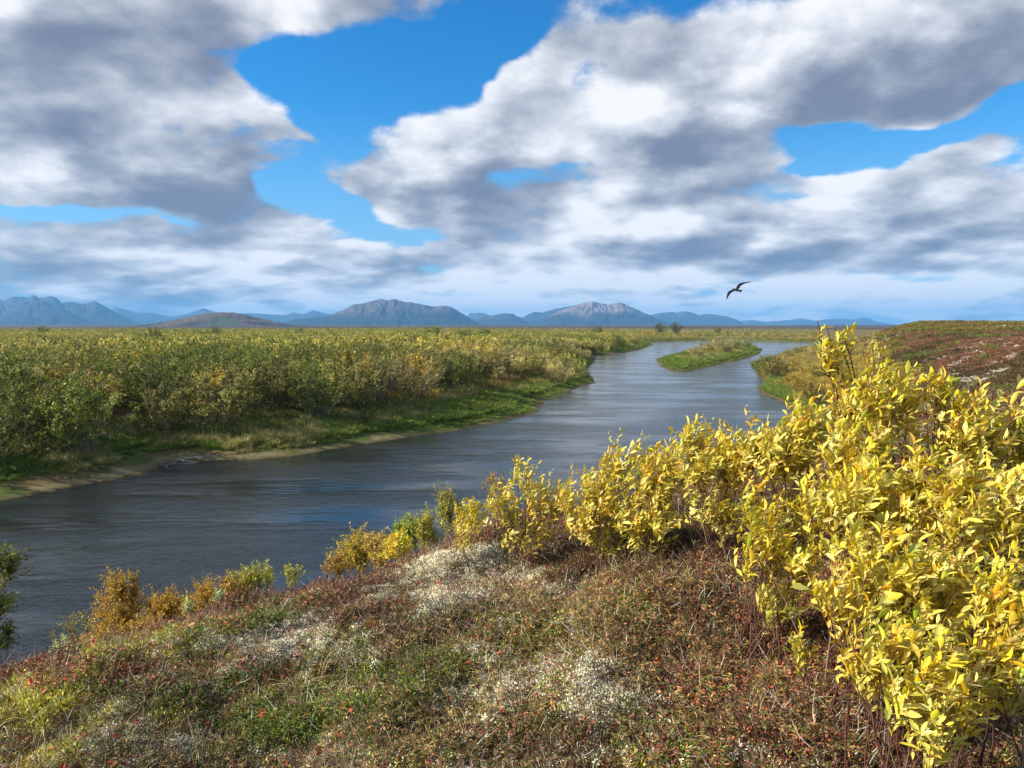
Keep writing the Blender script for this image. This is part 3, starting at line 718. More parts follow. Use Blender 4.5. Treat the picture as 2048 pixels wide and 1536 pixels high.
greenish |= (d_b < 7) & (rng.uniform(0, 1, len(xb)) < .4)
scrub = (~greenish) & (d_b > 4.5) & (rng.uniform(0, 1, len(xb)) < .30)
src = g_green + g_tan + low_src
ix = np.where(scrub, 4 + np.select([nz2 > .6, nz2 < .4, rng.uniform(0, 1, len(xb)) < .25], [1, 2, 3], 0), np.where(greenish, rng.integers(0, 2, len(xb)), rng.integers(2, 4, len(xb))))
hs_ = rng.uniform(.6, 1.3, len(xb)) * np.interp(np.hypot(xb, yb), [0, 60, 300], [1, 1, 1.4]) * np.where(d_b < 2.2, .5, 1)
hs_ = np.where((d_b < 3.5) & (p_b < 320), hs_ * .55, hs_)
hs_ = np.where(d_b < .8 + 3.0 * nz * np.interp(p_b, [0, 780, 880], [1, .9, 0]), hs_ * .35, hs_)
sc3 = np.stack([hs_ * 1.1, hs_ * 1.1, hs_ * np.where(greenish, .9, 1)], -1)
redm = np.exp(-((p_b - 1010) / 70) ** 2)[:, None] * (d_b > 5)[:, None]
tone = np.clip(1 + rng.normal(0, .15, (len(xb), 1)), .5, 1.5) * (1 - redm + redm * np.array([1.12, .85, .8]))
scatter('bank_grass', np.stack([xb, yb, z_b - .02], -1), rz(len(xb), .12), sc3, tone * np.ones((1, 3)), ix, src, 'green sedge, tan grass and low scrub along the far bank and island', 'grass')
print('thicket', len(rest), 'bank', len(xb))
# ------------------------------------------------------------------ island shrubs, far tall bushes, right bank bushes, tundra
def put_shrub(px, py, Y, k, sc, label, name='willow_shrub', cat='shrub', group=None, tint=1.0, squash=1.0, col=(1, 1, 1)):
    p = px_ground(px, py, 0) if Y is None else np.array([(px - 1024) / F * Y, Y])
    z = float(terrain(np.array([p[0]]), np.array([p[1]]))[0])
    e = empty(name, (p[0], p[1], z - .05), label, cat, group, rng.uniform(0, 6.28), sc); e.scale.z = sc * squash
    link(bpy.data.objects.new('stems', protos[k][0]), e)
    fo = bpy.data.objects.new('foliage', protos[k][1]); fo.color = (col[0] * tint, col[1] * tint, col[2] * tint, 1); link(fo, e)
    return e
ISL = 'low willows on the island'
for px, py, k, sc, lab in [(1395, 722, 1, 0.79, 'small silvery willow near the left tip of the island'), (1420, 712, 1, 0.96, 'silvery willow on the island next to a tan clearing'),
        (1440, 708, 5, 1.31, 'dark twiggy willow, tallest on the island'), (1455, 712, 1, 1.05, 'pale willow beside the tallest island bush'), (1470, 706, 0, 0.96, 'olive willow right of the tallest island bush'),
        (1405, 704, 5, 0.88, 'half bare willow on the back of the island'), (1432, 700, 0, 0.88, 'olive willow behind the tallest island bush'), (1492, 702, 0, 0.70, 'low olive willow near the right end of the island'),
        (1380, 716, 1, 0.61, 'lowest pale willow on the island tip')]:
    put_shrub(px, py, None, k, sc, lab, group=ISL)
FARB = 'tall dark bushes out on the plain'
RB = 'tall dark bushes out on the plain'
RB = 'tall dark bushes out on the plain'
RB = 'tall dark bushes out on the plain'
for px, Y, k, sc, lab, tint in [(305, 190, 3, 1.45, 'tall dark green bush standing alone on the left plain', .75), (88, 420, 3, 1.5, 'dark flat bush on the plain below the left blue mountains', .8), (398, 330, 3, 1.25, 'green bush on the plain left of the hill foot', 1),
        (430, 330, 3, 1.5, 'dark bush rising in front of the low brown hill', .8), (600, 330, 3, 1.3, 'small dark bush right of the low hill', .8), (690, 230, 2, 1.25, 'golden bush below the left foot of the blue mountain', 1),
        (805, 330, 2, 1.5, 'yellow green bush below the peak of the blue mountain', .9), (868, 300, 3, 1.6, 'bright green bush below the right shoulder of the blue mountain', 1.2), (915, 250, 3, 1.35, 'green bush, left of the close pair on the plain', 1.1),
        (932, 245, 3, 1.35, 'dark green bush, right of the close pair on the plain', .85), (970, 290, 3, 1.4, 'dark bush below the gap between the two mountains', .9), (1145, 420, 5, 1.9, 'broad bare grey bush on the horizon left of the second mountain', .8),
        (1195, 420, 3, 1.5, 'dark bush on the horizon below the second mountain', .7), (1320, 500, 3, 2.0, 'dark green clump on the horizon above the river fork', .7), (1352, 500, 3, 2.1, 'largest dark clump on the horizon above the river fork', .6),
        (1290, 400, 2, 1.4, 'yellow bush on the horizon left of the dark clumps', 1), (1435, 520, 3, 1.3, 'small dark bush on the horizon right of the dark clumps', .7)]:
    put_shrub(px, 0, Y, k, sc, lab, 'tall_bush', 'bush', FARB, tint)
RB = 'bushes on the near right bank'
for px, py, k, sc, lab, sq in [(1537, 760, 0, 0.94, 'round olive bush leaning over the water on the right bank', 1.0), (1530, 748, 3, 0.74, 'dark green bush behind the round olive one on the right bank', 1), (1562, 742, 5, 0.74, 'grey twiggy bush uphill of the round olive one', 1),
        (1580, 728, 5, 0.83, 'grey twiggy bush at the bend of the right channel', .9), (1600, 716, 1, 0.74, 'pale bush beside the right channel', .9), (1556, 756, 0, 0.83, 'olive bush right of the round leaning one', .9), (1640, 716, 0, 0.74, 'olive bush above the right channel', .8),
        (1600, 792, 2, 0.64, 'low golden bush above the green bank grass', .9), (1622, 806, 2, 0.74, 'golden bush beside the tall willow sprig', .9), (1640, 822, 0, 0.67, 'olive bush lowest on the right bank', .9), (1578, 778, 2, 0.54, 'small rust gold bush above the green bank grass', .9),
        (1612, 764, 2, 0.56, 'low gold bush halfway up the right bank', .8), (1640, 780, 0, 0.60, 'olive bush halfway up the right bank', .8), (1590, 748, 2, 0.52, 'smallest gold bush on the right bank', .8)]:
    put_shrub(px, py, None, k, sc, lab, group=RB, squash=sq, col=(.8, .72, .55))

# right bank grass and scrub; tundra heath over the plateau
xr, yr = polar_points(15, 520, 2, 62, 260000, 1.75)
xk, yk = polar_points(1.2, 17, -170, 170, 26000, 1.2)          # the knoll around and behind the viewpoint
ak = np.degrees(np.arctan2(xk, yk)); kk = ~((np.abs(ak) < 43) & (np.hypot(xk, yk) < 8.5)) & (bluff_edge(xk, yk) < 12)
nk0 = len(xr); xr = np.concatenate([xr, xk[kk]]); yr = np.concatenate([yr, yk[kk]])
z_r, d_r, w_r, i_r, s_r, p_r = terrain(xr, yr, True)
okr = (w_r > .5) & (d_r > .7) & (s_r > 7.5) & (z_r > .05) & (p_r < 2700)
okr |= (np.arange(len(xr)) >= nk0) & (z_r > .1)
kn_ = (np.arange(len(xr)) >= nk0)[okr]
xr, yr, z_r, d_r, p_r = (q_[okr] for q_ in (xr, yr, z_r, d_r, p_r)); rr = np.hypot(xr, yr)
h1 = fbm(xr, yr, 3.0, 3, 131); h2 = fbm(xr, yr, 12, 3, 71); h3 = fbm(xr, yr, 9, 3, 63); u_ = rng.uniform(0, 1, len(xr))
near_k = np.hypot(xr, yr) < 15
lich = (fbm(xr, yr, 1.2, 3, 73) > .62) & (fbm(xr, yr, 13, 2, 74) > .52)
heath = source('heath', [grass_tuft(11, 50, .22, .016, [(.27, .13, .07), (.19, .09, .05), (.34, .20, .09)], [3, 3, 1], .24, .8)])
heath2 = source('dark heath', [grass_tuft(12, 50, .20, .016, [(.17, .09, .045), (.10, .08, .035), (.22, .16, .07)], [3, 3, 1], .24, .8)])
lichs = source('pale lichen', [grass_tuft(13, 40, .12, .018, [(.75, .70, .56), (.60, .55, .43)], [1, 1], .26, 1.0)])
dwarf = low_scrub(305, .5, .5, 380, .05, ([(.34, .28, .06), (.24, .22, .05), (.40, .30, .06)], [1, 1, 1]))
src = g_green + g_tan + low_src + [heath, heath2, lichs, dwarf]
low_b = (d_r < np.interp(rr, [60, 110, 200], [13, 17, 26]) + 8 * (h1 - .5) * 2) & (p_r + (h1 - .5) * 500 + rng.normal(0, 70, len(p_r)) < 1740)
ix = np.select([(d_r < 3.2) & (h1 > .34), low_b & (u_ < .22), low_b & (u_ < .40), low_b & (u_ < .55), low_b & (u_ < .75), lich & (u_ < .75), (h2 > .66) & (u_ < .5) & (rr > 85), (h1 > .66) & (u_ < .25) & (rr > 60), h3 > .54],
               [0, 5, 4, 7, 2, 10, 11, 6, 9], 8)
ix = np.where(kn_, np.select([u_ < .12, h1 > .6, u_ < .5], [10, 9, 8], 9), ix)
sr_ = rng.uniform(.7, 1.3, len(xr)) * np.interp(rr, [3, 8, 20, 60, 200, 500], [.30, .5, .8, 1.0, 1.8, 2.6]) * np.where(ix < 4, .75, 1.0) * np.where((ix >= 4) & (ix <= 7), np.where(rr > 120, .5, .7), 1)
sc3 = np.stack([sr_, sr_, sr_ * np.interp(rr, [60, 400], [1, .6])], -1)
scatter('tundra_heath', np.stack([xr, yr, z_r - .01], -1), rz(len(xr), .15), sc3, np.clip(1 + rng.normal(0, .2, (len(xr), 1)), .4, 1.7) * np.ones((1, 3)), ix, src,
        'rust brown heath with pale lichen and gold dwarf willow on the right bluff', 'heath')
print('tundra', len(xr))
# ------------------------------------------------------------------ the knoll's ground cover, plant by plant kind
def blades(seed, n, p0, d, ln, wd, cols, ws, curl=.25):
    r = np.random.default_rng(seed)
    return leaf_blades(p0, d, unit(r.normal(0, .7, (n, 3)) + [0, 0, .9]), ln, wd, palette(r, n, cols, ws, .16), False, curl)
def crowberry(seed, cols, ws):
    r = np.random.default_rng(seed); n = 9
    b0 = np.concatenate([r.normal(0, .012, (n, 2)), np.full((n, 1), -.01)], 1); tip = b0 + unit(r.normal(0, .45, (n, 3)) + [0, 0, 1.1]) * r.uniform(.022, .042, (n, 1))
    st = bezier(b0, (b0 + tip) / 2 + r.normal(0, .004, (n, 3)), tip, 4)
    m = 210; ix = r.integers(0, n, m); t = r.uniform(.25, .999, m); p, d = along(st, ix, t)
    ld = unit(d * .7 + r.normal(0, .7, (m, 3)))
    return join([tubes(st, np.full(n, .0009), np.full(n, .0005), np.array((.12, .07, .04)), 3), blades(seed, m, p, ld, r.uniform(.005, .009, m), .0030, cols, ws)])
def lichen_clump(seed):
    r = np.random.default_rng(seed); m = 170
    c0 = unit(r.normal(0, 1, (m, 3)) * [1, 1, .8] + [0, 0, .3]) * (r.uniform(.2, 1, (m, 1)) ** .5) * [.024, .024, .020]
    return blades(seed, m, c0, unit(c0 * 30 + r.normal(0, .6, (m, 3)) + [0, 0, .5]), r.uniform(.006, .010, m), .0036, [(.74, .69, .48), (.66, .60, .38), (.80, .77, .62), (.50, .45, .24)], [4, 3, 2, 1])
def moss_cushion(seed):
    r = np.random.default_rng(seed); m = 150
    c0 = np.concatenate([r.normal(0, .016, (m, 2)), r.uniform(-.004, .008, (m, 1))], 1)
    return blades(seed, m, c0, unit(r.normal(0, .5, (m, 3)) + [0, 0, 1]), r.uniform(.007, .013, m), .003, [(.56, .52, .08), (.42, .43, .06), (.66, .58, .18), (.30, .30, .06)], [3, 3, 2, 1])
def birch_sprig(seed, cols, ws, h=.11, leaf=.010, nl=34):
    r = np.random.default_rng(seed); n = 5
    b0 = np.concatenate([r.normal(0, .01, (n, 2)), np.full((n, 1), -.02)], 1); tip = b0 + unit(r.normal(0, .5, (n, 3)) + [0, 0, 1]) * r.uniform(.5, 1.1, (n, 1)) * h
    st = bezier(b0, (b0 + tip) / 2 + r.normal(0, .01, (n, 3)), tip, 6)
    ix = r.integers(0, n, nl); t = r.uniform(.3, .999, nl); p, d = along(st, ix, t)
    N_ = nl; ld = unit(d * .4 + r.normal(0, .6, (nl, 3))); sz = leaf * r.uniform(.6, 1.2, nl)
    L1 = leaf_blades(p, ld, unit(r.normal(0, .8, (nl, 3)) + [0, 0, .8]), sz, sz * .9, palette(r, nl, cols, ws, .18), True, .15, .12)
    return join([tubes(st, np.full(n, .0011), np.full(n, .0005), palette(r, n, [(.22, .10, .06), (.30, .20, .14)], [2, 1]), 3), L1])
def star_sprig(seed, cols, ws):
    r = np.random.default_rng(seed); n = 4; parts = []
    b0 = np.concatenate([r.normal(0, .014, (n, 2)), np.full((n, 1), -.02)], 1); tip = b0 + unit(r.normal(0, .3, (n, 3)) + [0, 0, 1]) * r.uniform(.04, .075, (n, 1))
    st = bezier(b0, (b0 + tip) / 2, tip, 4); m = 15 * n
    ix = np.repeat(np.arange(n), 15); t = r.uniform(.6, .999, m); p, d = along(st, ix, t); ph = r.uniform(0, 6.28, m)
    ld = unit(np.stack([np.cos(ph), np.sin(ph), r.uniform(-.1, .8, m)], -1))
    return join([tubes(st, np.full(n, .0012), np.full(n, .0007), np.array((.22, .12, .07)), 3), blades(seed, m, p, ld, r.uniform(.013, .021, m), .0032, cols, ws, .4)])
def red_leaves(seed, cols, ws):
    r = np.random.default_rng(seed); m = 7; ph = r.uniform(0, 6.28, m)
    p = np.stack([np.cos(ph) * .006, np.sin(ph) * .006, r.uniform(.005, .03, m)], -1)
    return join([leaf_blades(p, unit(np.stack([np.cos(ph), np.sin(ph), r.uniform(.1, 1, m)], -1)), unit(r.normal(0, .5, (m, 3)) + [0, 0, 1]), r.uniform(.014, .024, m), r.uniform(.008, .013, m), palette(r, m, cols, ws, .15), True, .2, .2)])
def twig_litter(seed, cols, ws, n=7, L0=.05, L1=.12):
    r = np.random.default_rng(seed)
    b0 = np.concatenate([r.normal(0, .02, (n, 2)), r.uniform(0, .02, (n, 1))], 1); tip = b0 + unit(r.normal(0, 1, (n, 3)) * [1, 1, .45] + [0, 0, .35]) * r.uniform(L0, L1, (n, 1))
    st = bezier(b0, (b0 + tip) / 2 + r.normal(0, .012, (n, 3)), tip, 6)
    return join([tubes(st, np.full(n, .0012), np.full(n, .0005), palette(r, n, cols, ws), 3)])
def arc_grass(seed, n, h, cols, ws, w=.0022):
    r = np.random.default_rng(seed); ph = r.uniform(0, 6.28, n)
    b0 = np.concatenate([r.normal(0, .008, (n, 2)), np.full((n, 1), -.01)], 1); hh = h * r.uniform(.5, 1.1, n)[:, None]
    o_ = np.stack([np.cos(ph), np.sin(ph), np.zeros(n)], -1)
    c1 = b0 + (o_ * .15 + [0, 0, .75]) * hh; tip = b0 + (o_ * r.uniform(.3, .9, (n, 1)) + [0, 0, 1] * r.uniform(.1, .8, (n, 1))) * hh
    st = bezier(b0, c1, tip, 9)
    return join([tubes(st, np.full(n, w * .5), np.full(n, w * .12), palette(r, n, cols, ws), 3)])

FGW = 2.6
def field(lst, px, py):
    s = np.zeros(np.shape(px))
    for x, y, rx, ry, w in lst: s = s + w * np.exp(-(((px - x) / rx) ** 2 + ((py - y) / ry) ** 2))
    return s
n_fg = 205000
r_ = np.exp(rng.uniform(np.log(1.25), np.log(9.0), n_fg * 2)) ; a_ = R(1) * rng.uniform(-47, 47, n_fg * 2)
# even ground density near, thinning with distance
kp = rng.uniform(0, 1, len(r_)) < np.clip((r_ / 3.2) ** 1.0, 0, 1) * np.clip((4.4 / r_), 0, 1) ** .3
r_, a_ = r_[kp], a_[kp]; fx, fy = r_ * np.sin(a_), r_ * np.cos(a_)
fs = bluff_edge(fx, fy); kp = fs < 3.0; fx, fy, fs, r_ = fx[kp], fy[kp], fs[kp], r_[kp]
fz = terrain(fx, fy); fpx, fpy = to_px(fx, fy, fz)
kp = (fpx > -120) & (fpx < 2700) & (fpy < 1680); fx, fy, fz, fs, r_, fpx, fpy = (q_[kp] for q_ in (fx, fy, fz, fs, r_, fpx, fpy))
nF = len(fx); wx = fpx + (fbm(fx, fy, .25, 3, 201) - .5) * 160; wy = fpy + (fbm(fx, fy, .25, 3, 202) - .5) * 90
def nzf(seed, sc=.16): return (fbm(fx, fy, sc, 3, seed) - .5) * 2.4
LICH = [(860, 1185, 90, 45, 1.5), (1000, 1115, 100, 45, 1.2), (1090, 1175, 80, 40, 1.3), (930, 1150, 120, 60, .6), (580, 1300, 100, 34, 1.3), (1120, 1330, 80, 40, .9), (1190, 1390, 80, 50, .75), (1250, 1440, 60, 50, .7), (1360, 1400, 40, 30, .5), (750, 1200, 60, 24, .7), (1180, 1250, 40, 24, .6), (480, 1320, 60, 30, 1.1),
        (650, 1280, 80, 30, 1.1), (600, 1200, 70, 18, 1.0), (1500, 1530, 60, 40, 1.0), (190, 1440, 80, 40, 1.0), (980, 1400, 90, 40, .9), (400, 1500, 90, 40, .7), (620, 1520, 60, 30, 1.0), (1010, 1500, 100, 50, .7), (760, 1330, 60, 30, .6)]
CROW = [(540, 1250, 100, 38, 1.7), (700, 1380, 150, 50, 1.2), (860, 1340, 110, 50, 1.0), (560, 1450, 150, 60, 1.2), (380, 1290, 80, 30, 1.0), (1240, 1260, 120, 40, .8), (300, 1400, 120, 50, .5), (1330, 1500, 100, 50, .6), (1950, 1500, 120, 60, .9), (480, 1400, 90, 50, .6), (900, 1480, 150, 60, .6)]
MOSS = [(60, 1420, 170, 60, 1.5), (210, 1320, 130, 50, 1.3), (330, 1265, 100, 40, 1.0), (100, 1520, 140, 60, 1.3), (330, 1450, 140, 50, .6), (560, 1390, 80, 40, .5)]
BIRC = [(1300, 1110, 260, 80, 1.4), (1500, 1250, 170, 130, 1.5), (1450, 1420, 170, 90, 1.3), (900, 1050, 140, 30, .8), (650, 1170, 130, 30, .9), (1100, 1060, 170, 40, 1.1), (1650, 1400, 200, 120, .9), (720, 1230, 120, 40, .6), (60, 1330, 120, 30, 1.2), (1700, 1100, 300, 200, 1.0)]
STAR = [(1250, 1225, 140, 60, 1.4), (960, 1460, 230, 60, 1.1), (1380, 1190, 140, 60, 1.1), (1120, 1280, 90, 40, .7), (780, 1500, 120, 60, .8), (820, 1260, 140, 40, .5)]
base_w = np.stack([field(LICH, wx, wy) * 1.05 + .36 + nzf(211, .13) * .8, field(CROW, wx, wy) + .38 + nzf(212, .12) * .75, field(MOSS, wx, wy) + .22 + nzf(213, .1) * .7,
                   field(BIRC, wx, wy) + .86 + nzf(214, .14) * .7, field(STAR, wx, wy) * .8 - .12 + nzf(215, .12) * .6], 0)
g_ = -np.log(-np.log(rng.uniform(1e-9, 1, base_w.shape)))
typ = np.argmax(base_w * 2.9 + g_ * .9, 0)
sp = rng.uniform(0, 1, nF)
typ = np.where(sp < .06, 5, np.where(sp < .063 + .010 * (fpx < 700), 6, np.where((sp > .08) & (sp < .084), 7, typ)))
typ = np.where((typ == 3) & (rng.uniform(0, 1, nF) < .22), 8, typ); typ = np.where((typ == 3) & (rng.uniform(0, 1, nF) < .10), 4, typ)     # dry twigs and fallen leaves among the birch
typ = np.where((fs > .8) & (typ < 3) & (rng.uniform(0, 1, nF) < .75), 3, typ)
BR = ([(.38, .12, .055), (.24, .08, .04), (.52, .25, .10), (.18, .15, .04), (.58, .13, .05), (.09, .04, .025)], [3, 3, 2, 2.4, .4, 3])
fg_kinds = [
    ('lichen', [lichen_clump(s) for s in (1, 2, 3)], 'pale cream reindeer lichen in cushions on the near knoll', 'lichen', 1.0),
    ('crowberry', [crowberry(s, [(.18, .27, .04), (.34, .40, .07), (.07, .11, .02), (.28, .15, .05)], [3, 3, 2, 1]) for s in (4, 5, 6)], 'green crowberry mats with needle leaves on the near knoll', 'ground cover', 1.05),
    ('moss', [moss_cushion(s) for s in (7, 8)], 'yellow green moss along the left side of the knoll', 'moss', 1.25),
    ('dwarf_birch', [birch_sprig(s, *BR) for s in (9, 10, 11, 12)], 'rust red dwarf birch sprigs spread over the near knoll', 'ground cover', .95),
    ('tundra_tea', [star_sprig(s, [(.18, .19, .05), (.34, .20, .06), (.42, .22, .07), (.09, .12, .03)], [3, 2, 2, 2]) for s in (13, 14, 15)], 'narrow leaved rusty green evergreen sprigs on the knoll', 'ground cover', 1.0),
    ('dry_twigs', [twig_litter(s, [(.20, .10, .07), (.60, .53, .42), (.11, .05, .035)], [3, 2, 2]) for s in (16, 17, 18)], 'fine dead brown and grey twigs lying through the ground cover', 'twigs', 1.0),
    ('bearberry', [red_leaves(s, [(.42, .05, .03), (.30, .05, .035), (.50, .16, .06)], [3, 2, 1]) for s in (19, 20, 21)], 'scattered deep red bearberry leaves on the knoll', 'ground cover', 1.1),
    ('dry_grass', [arc_grass(s, 5, .13, [(.66, .44, .08), (.72, .60, .32), (.44, .44, .10)], [2, 2, 1]) for s in (22, 23, 24)], 'long arching straw and gold grass blades on the knoll', 'grass', 1.0),
    ('fallen_leaves', [join([red_leaves(s, [(.24, .14, .08), (.16, .08, .05), (.44, .30, .17)], [2, 2, 1])]) for s in (25, 26)], 'dry brown curled leaves lying among the birch sprigs', 'leaf litter', .75)]
m_fg = leaf_material('ground cover', 'INSTANCER', .10, .55, .3)
tone_n = 1.0 * np.clip(1 + (fbm(fx, fy, .35, 3, 221) - .5) * 1.5 + rng.normal(0, .25, nF), .3, 1.9)  # patchy plant tint; shading contrast between clumps is put into the colour
for k, (nm, variants, lab, cat, s0) in enumerate(fg_kinds):
    sel = np.nonzero(typ == k)[0]
    srcs = [source(nm, [v_], m_fg) for v_ in variants]
    n = len(sel); sz = s0 * .9 * rng.uniform(.6, 1.5, n)
    if k == 3: sz *= np.interp(fs[sel], [-1, .5, 2], [.62, 1.0, 1.8]) * (1 + .15 * (fpx[sel] > 1450))
    if k == 7: sz *= np.where(fpx[sel] < 220, 1.0, .8) * rng.uniform(.6, 1.7, n)
    lift = rng.uniform(-.004, .010, n) + (.012 if k == 0 else .004 if k == 1 else 0)
    scatter(nm, np.stack([fx, fy, fz + .0], -1)[sel] + np.stack([0 * lift, 0 * lift, lift], -1), rz(n, .22), sz, tone_n[sel][:, None] * np.ones((1, 3)), rng.integers(0, len(srcs), n), srcs, lab, cat)
print('foreground', nF)

# low scrub down the slope below the knoll
sx_, sy_ = polar_points(4.0, 30, -50, 60, 9000, 1.4)
sz_, sd_, sw_, si_, ss_, spx_ = terrain(sx_, sy_, True)
k_ = (ss_ > 1.2) & (sz_ > .15) & ((ss_ < 15)) & (sw_ > .3)
sx_, sy_, sz_, ss_ = sx_[k_], sy_[k_], sz_[k_], ss_[k_]
sl_src = [low_scrub(311, .42, .34, 500, .03, REDDISH), low_scrub(312, .40, .34, 460, .03, RUST), low_scrub(313, .45, .3, 420, .032, OLIVE)]
scatter('slope_scrub', np.stack([sx_, sy_, sz_ - .03], -1), rz(len(sx_), .1), rng.uniform(.6, 1.15, len(sx_)) * np.interp(ss_, [0, 4, 12], [.55, .9, 1.6]), np.clip(1 + rng.normal(0, .2, (len(sx_), 1)), .5, 1.5) * np.ones((1, 3)),
        rng.choice(3, len(sx_), p=[.5, .3, .2]), sl_src, 'rusty low scrub on the slope dropping from the knoll to the river', 'scrub')

# ------------------------------------------------------------------ single shrubs and willows near the camera
W_YEL = ([(.86, .66, .03), (.76, .68, .09), (.72, .46, .02), (.84, .40, .02), (.36, .46, .03), (.86, .76, .28), (.40, .22, .06)], [4.2, 3.4, 1.8, 1.1, 1.9, 1.2, .3])  # palest leaf tone has sun glare put into its colour
W_PALE = ([(.56, .62, .28), (.44, .52, .16), (.66, .66, .34)], [3, 2, 2])
m_willow = leaf_material('willow leaves', None, .24, .42, .35, under=(.72, .64, .22, .32), fleck=.5)
m_small = leaf_material('small leaves', None, .30, .5, .25)
m_bark = leaf_material('bark', None, 0, .65, .25)
def crown_shrub(label, base, crowns, leaf, pal, nmain=7, per=9, bark=(.12, .05, .032), group=None, name='willow_shrub', shoot=.20, seed=0, mat=None, wind=(.30, .05, .12), r0=.0027, cat='shrub', detail=True, sprd=.07, ratio=.36, skirt=True):
    """base: ground point; crowns: (centre xyz, radii xyz, shoots). Main stems rise from the base, shoots fill each crown, leaves sit spirally on the shoots"""
    r = np.random.default_rng(seed + 500); base = np.array(base, float); wind = np.array(wind)
    mains, shoots, lv = [], [], []
    if group == 'yellow willows on the knoll':
        leaf *= .76; extra = []
        for c, rad_, ns in crowns:
            extra.append((c, np.array(rad_) * 1.0, int(ns * (1.38 if seed < 8 else 1.02))))
            if skirt and ns > 20: extra.append((base * .48 + np.array(c) * .52, np.array(rad_) * [.85, .85, .7], int(ns * .40)))
        crowns = extra
    for c, rad_, ns in crowns:
        c = np.array(c, float); rad_ = np.array(rad_, float)
        dirs = unit(r.normal(0, 1, (nmain, 3)) + [0, 0, .5]); end = c + dirs * rad_ * r.uniform(.3, .9, (nmain, 1))
        b0 = base + np.concatenate([r.normal(0, sprd, (nmain, 2)), np.full((nmain, 1), -.04)], 1)
        ctl = b0 * .5 + end * .5; ctl[:, 2] += (end[:, 2] - b0[:, 2]) * r.uniform(-.05, .25, nmain); ctl += r.normal(0, .03, (nmain, 3))
        M = bezier(b0, ctl, end, 12) + np.cumsum(r.normal(0, .0035, (nmain, 12, 3)), 1)
        mains.append(M)
        tip = c + unit(r.normal(0, 1, (ns, 3)) + [0, 0, .15]) * rad_ * (r.uniform(.12, 1, (ns, 1)) ** .55)
        if ns > 20:                                # shoots stand in sprays with gaps between them
            kc = max(3, ns // 7); hub = c + unit(r.normal(0, 1, (kc, 3)) + [0, 0, .2]) * rad_ * (r.uniform(.2, 1, (kc, 1)) ** .5)
            tip = tip * (.38 if seed in range(8, 17) else .55) + hub[r.integers(0, kc, ns)] * (.62 if seed in range(8, 17) else .45) + r.normal(0, .035, (ns, 3))
        # each shoot leaves the stem that passes nearest below its tip
        cand = M[:, 4:].reshape(-1, 3); dist = np.linalg.norm(tip[:, None] - cand[None] - [0, 0, shoot * .45], axis=2) + r.uniform(0, .06, (ns, len(cand)))
        st = cand[np.argmin(dist, 1)]
        mid = (st + tip) / 2 + r.normal(0, .015, (ns, 3)) + [0, 0, .01] - wind * .04
        S_ = bezier(st, mid, tip + wind * .05, 8); shoots.append(S_)
    S_ = np.concatenate(shoots); ns = len(S_)
    length = np.linalg.norm(np.diff(S_, axis=1), axis=2).sum(1)
    nl = ns * per; ix = np.repeat(np.arange(ns), per); j = np.tile(np.arange(per), ns)
    t = 1 - (j / per) * np.clip(shoot / (length[ix] + 1e-6), 0, .92); t = np.clip(t + r.normal(0, .01, nl), .03, .999)
    p, d = along(S_, ix, t); ph = j * 2.4 + r.uniform(0, 6.28, ns)[ix]
    e1 = unit(np.cross(d, [0.3, .2, 1])); e2 = np.cross(d, e1); outw = e1 * np.cos(ph)[:, None] + e2 * np.sin(ph)[:, None]
    ld = unit(d * .6 + outw * .62 + wind * 1.6 + r.normal(0, .20, (nl, 3)))
    nrm = unit(outw * -.5 + d * .6 + [0, 0, .35] + r.normal(0, .35, (nl, 3)))
    sz = leaf * r.uniform(.5, 1.25, nl) * np.where(j == 0, .6, 1)
    tone = palette(r, ns, pal[0], pal[1], .05)[ix] * .55 + palette(r, nl, pal[0], pal[1], .08) * .45
    V, Fc, C = leaf_blades(p, ld, nrm, sz, sz * ratio * r.uniform(.8, 1.15, nl), tone, detail, r.uniform(-.1, .45, nl), .22)
    M = np.concatenate(mains)
    nb = len(M) * 5; ib = r.integers(0, len(M), nb); pb, db = along(M, ib, r.uniform(.2, .72, nb)); tb = pb + unit(db + r.normal(0, .6, (nb, 3)) + [0, 0, .3]) * r.uniform(.05, .16, (nb, 1)) * (shoot / .2)
    TW = bezier(pb, (pb + tb) / 2 + r.normal(0, .008, (nb, 3)), tb, 5)
    B_ = join([tubes(TW, np.full(nb, r0 * .30), np.full(nb, r0 * .12), palette(r, nb, [bark, (.12, .05, .03), (.38, .30, .22)], [2, 2, 1]), 3), tubes(M, np.full(len(M), r0), np.full(len(M), r0 * .35), palette(r, len(M), [bark, (.10, .05, .03), (.24, .16, .11)], [2, 2, 1]), 5), tubes(S_, np.full(ns, r0 * .32), np.full(ns, r0 * .14), palette(r, ns, [bark, (.34, .15, .05)], [2, 1]), 3)])
    e = empty(name, tuple(base), label, cat, group)
    for nm, data, mt in (('branches', B_, m_bark), ('leaves', (V, Fc, C), mat or m_willow)):
        V2 = data[0] - base
        link(bpy.data.objects.new(nm, new_mesh(nm, V2, data[1], data[2], mt, nm == 'branches')), e)
    return e
def base_at(px, Y):
    x = (px - 1024) / F * Y; return (x, Y, float(terrain(np.array([x]), np.array([Y]))[0]))
def crown_px(px, py, Y, rx, ry, ns, rd=None):
    k = Y / F; return (px_at(px, py, Y), (rx * k, (rd or rx) * k, ry * k), ns)
WG = 'yellow willows on the knoll'
crown_shrub('small bright yellow willow standing apart at the left end of the willow row', base_at(1055, 3.7), [crown_px(1048, 985, 3.7, 85, 48, 60), crown_px(1042, 935, 3.7, 28, 24, 12), crown_px(985, 1010, 3.7, 40, 26, 22), crown_px(1105, 1000, 3.65, 40, 36, 26)], .046, W_YEL, 4, 8, group=WG, seed=1)
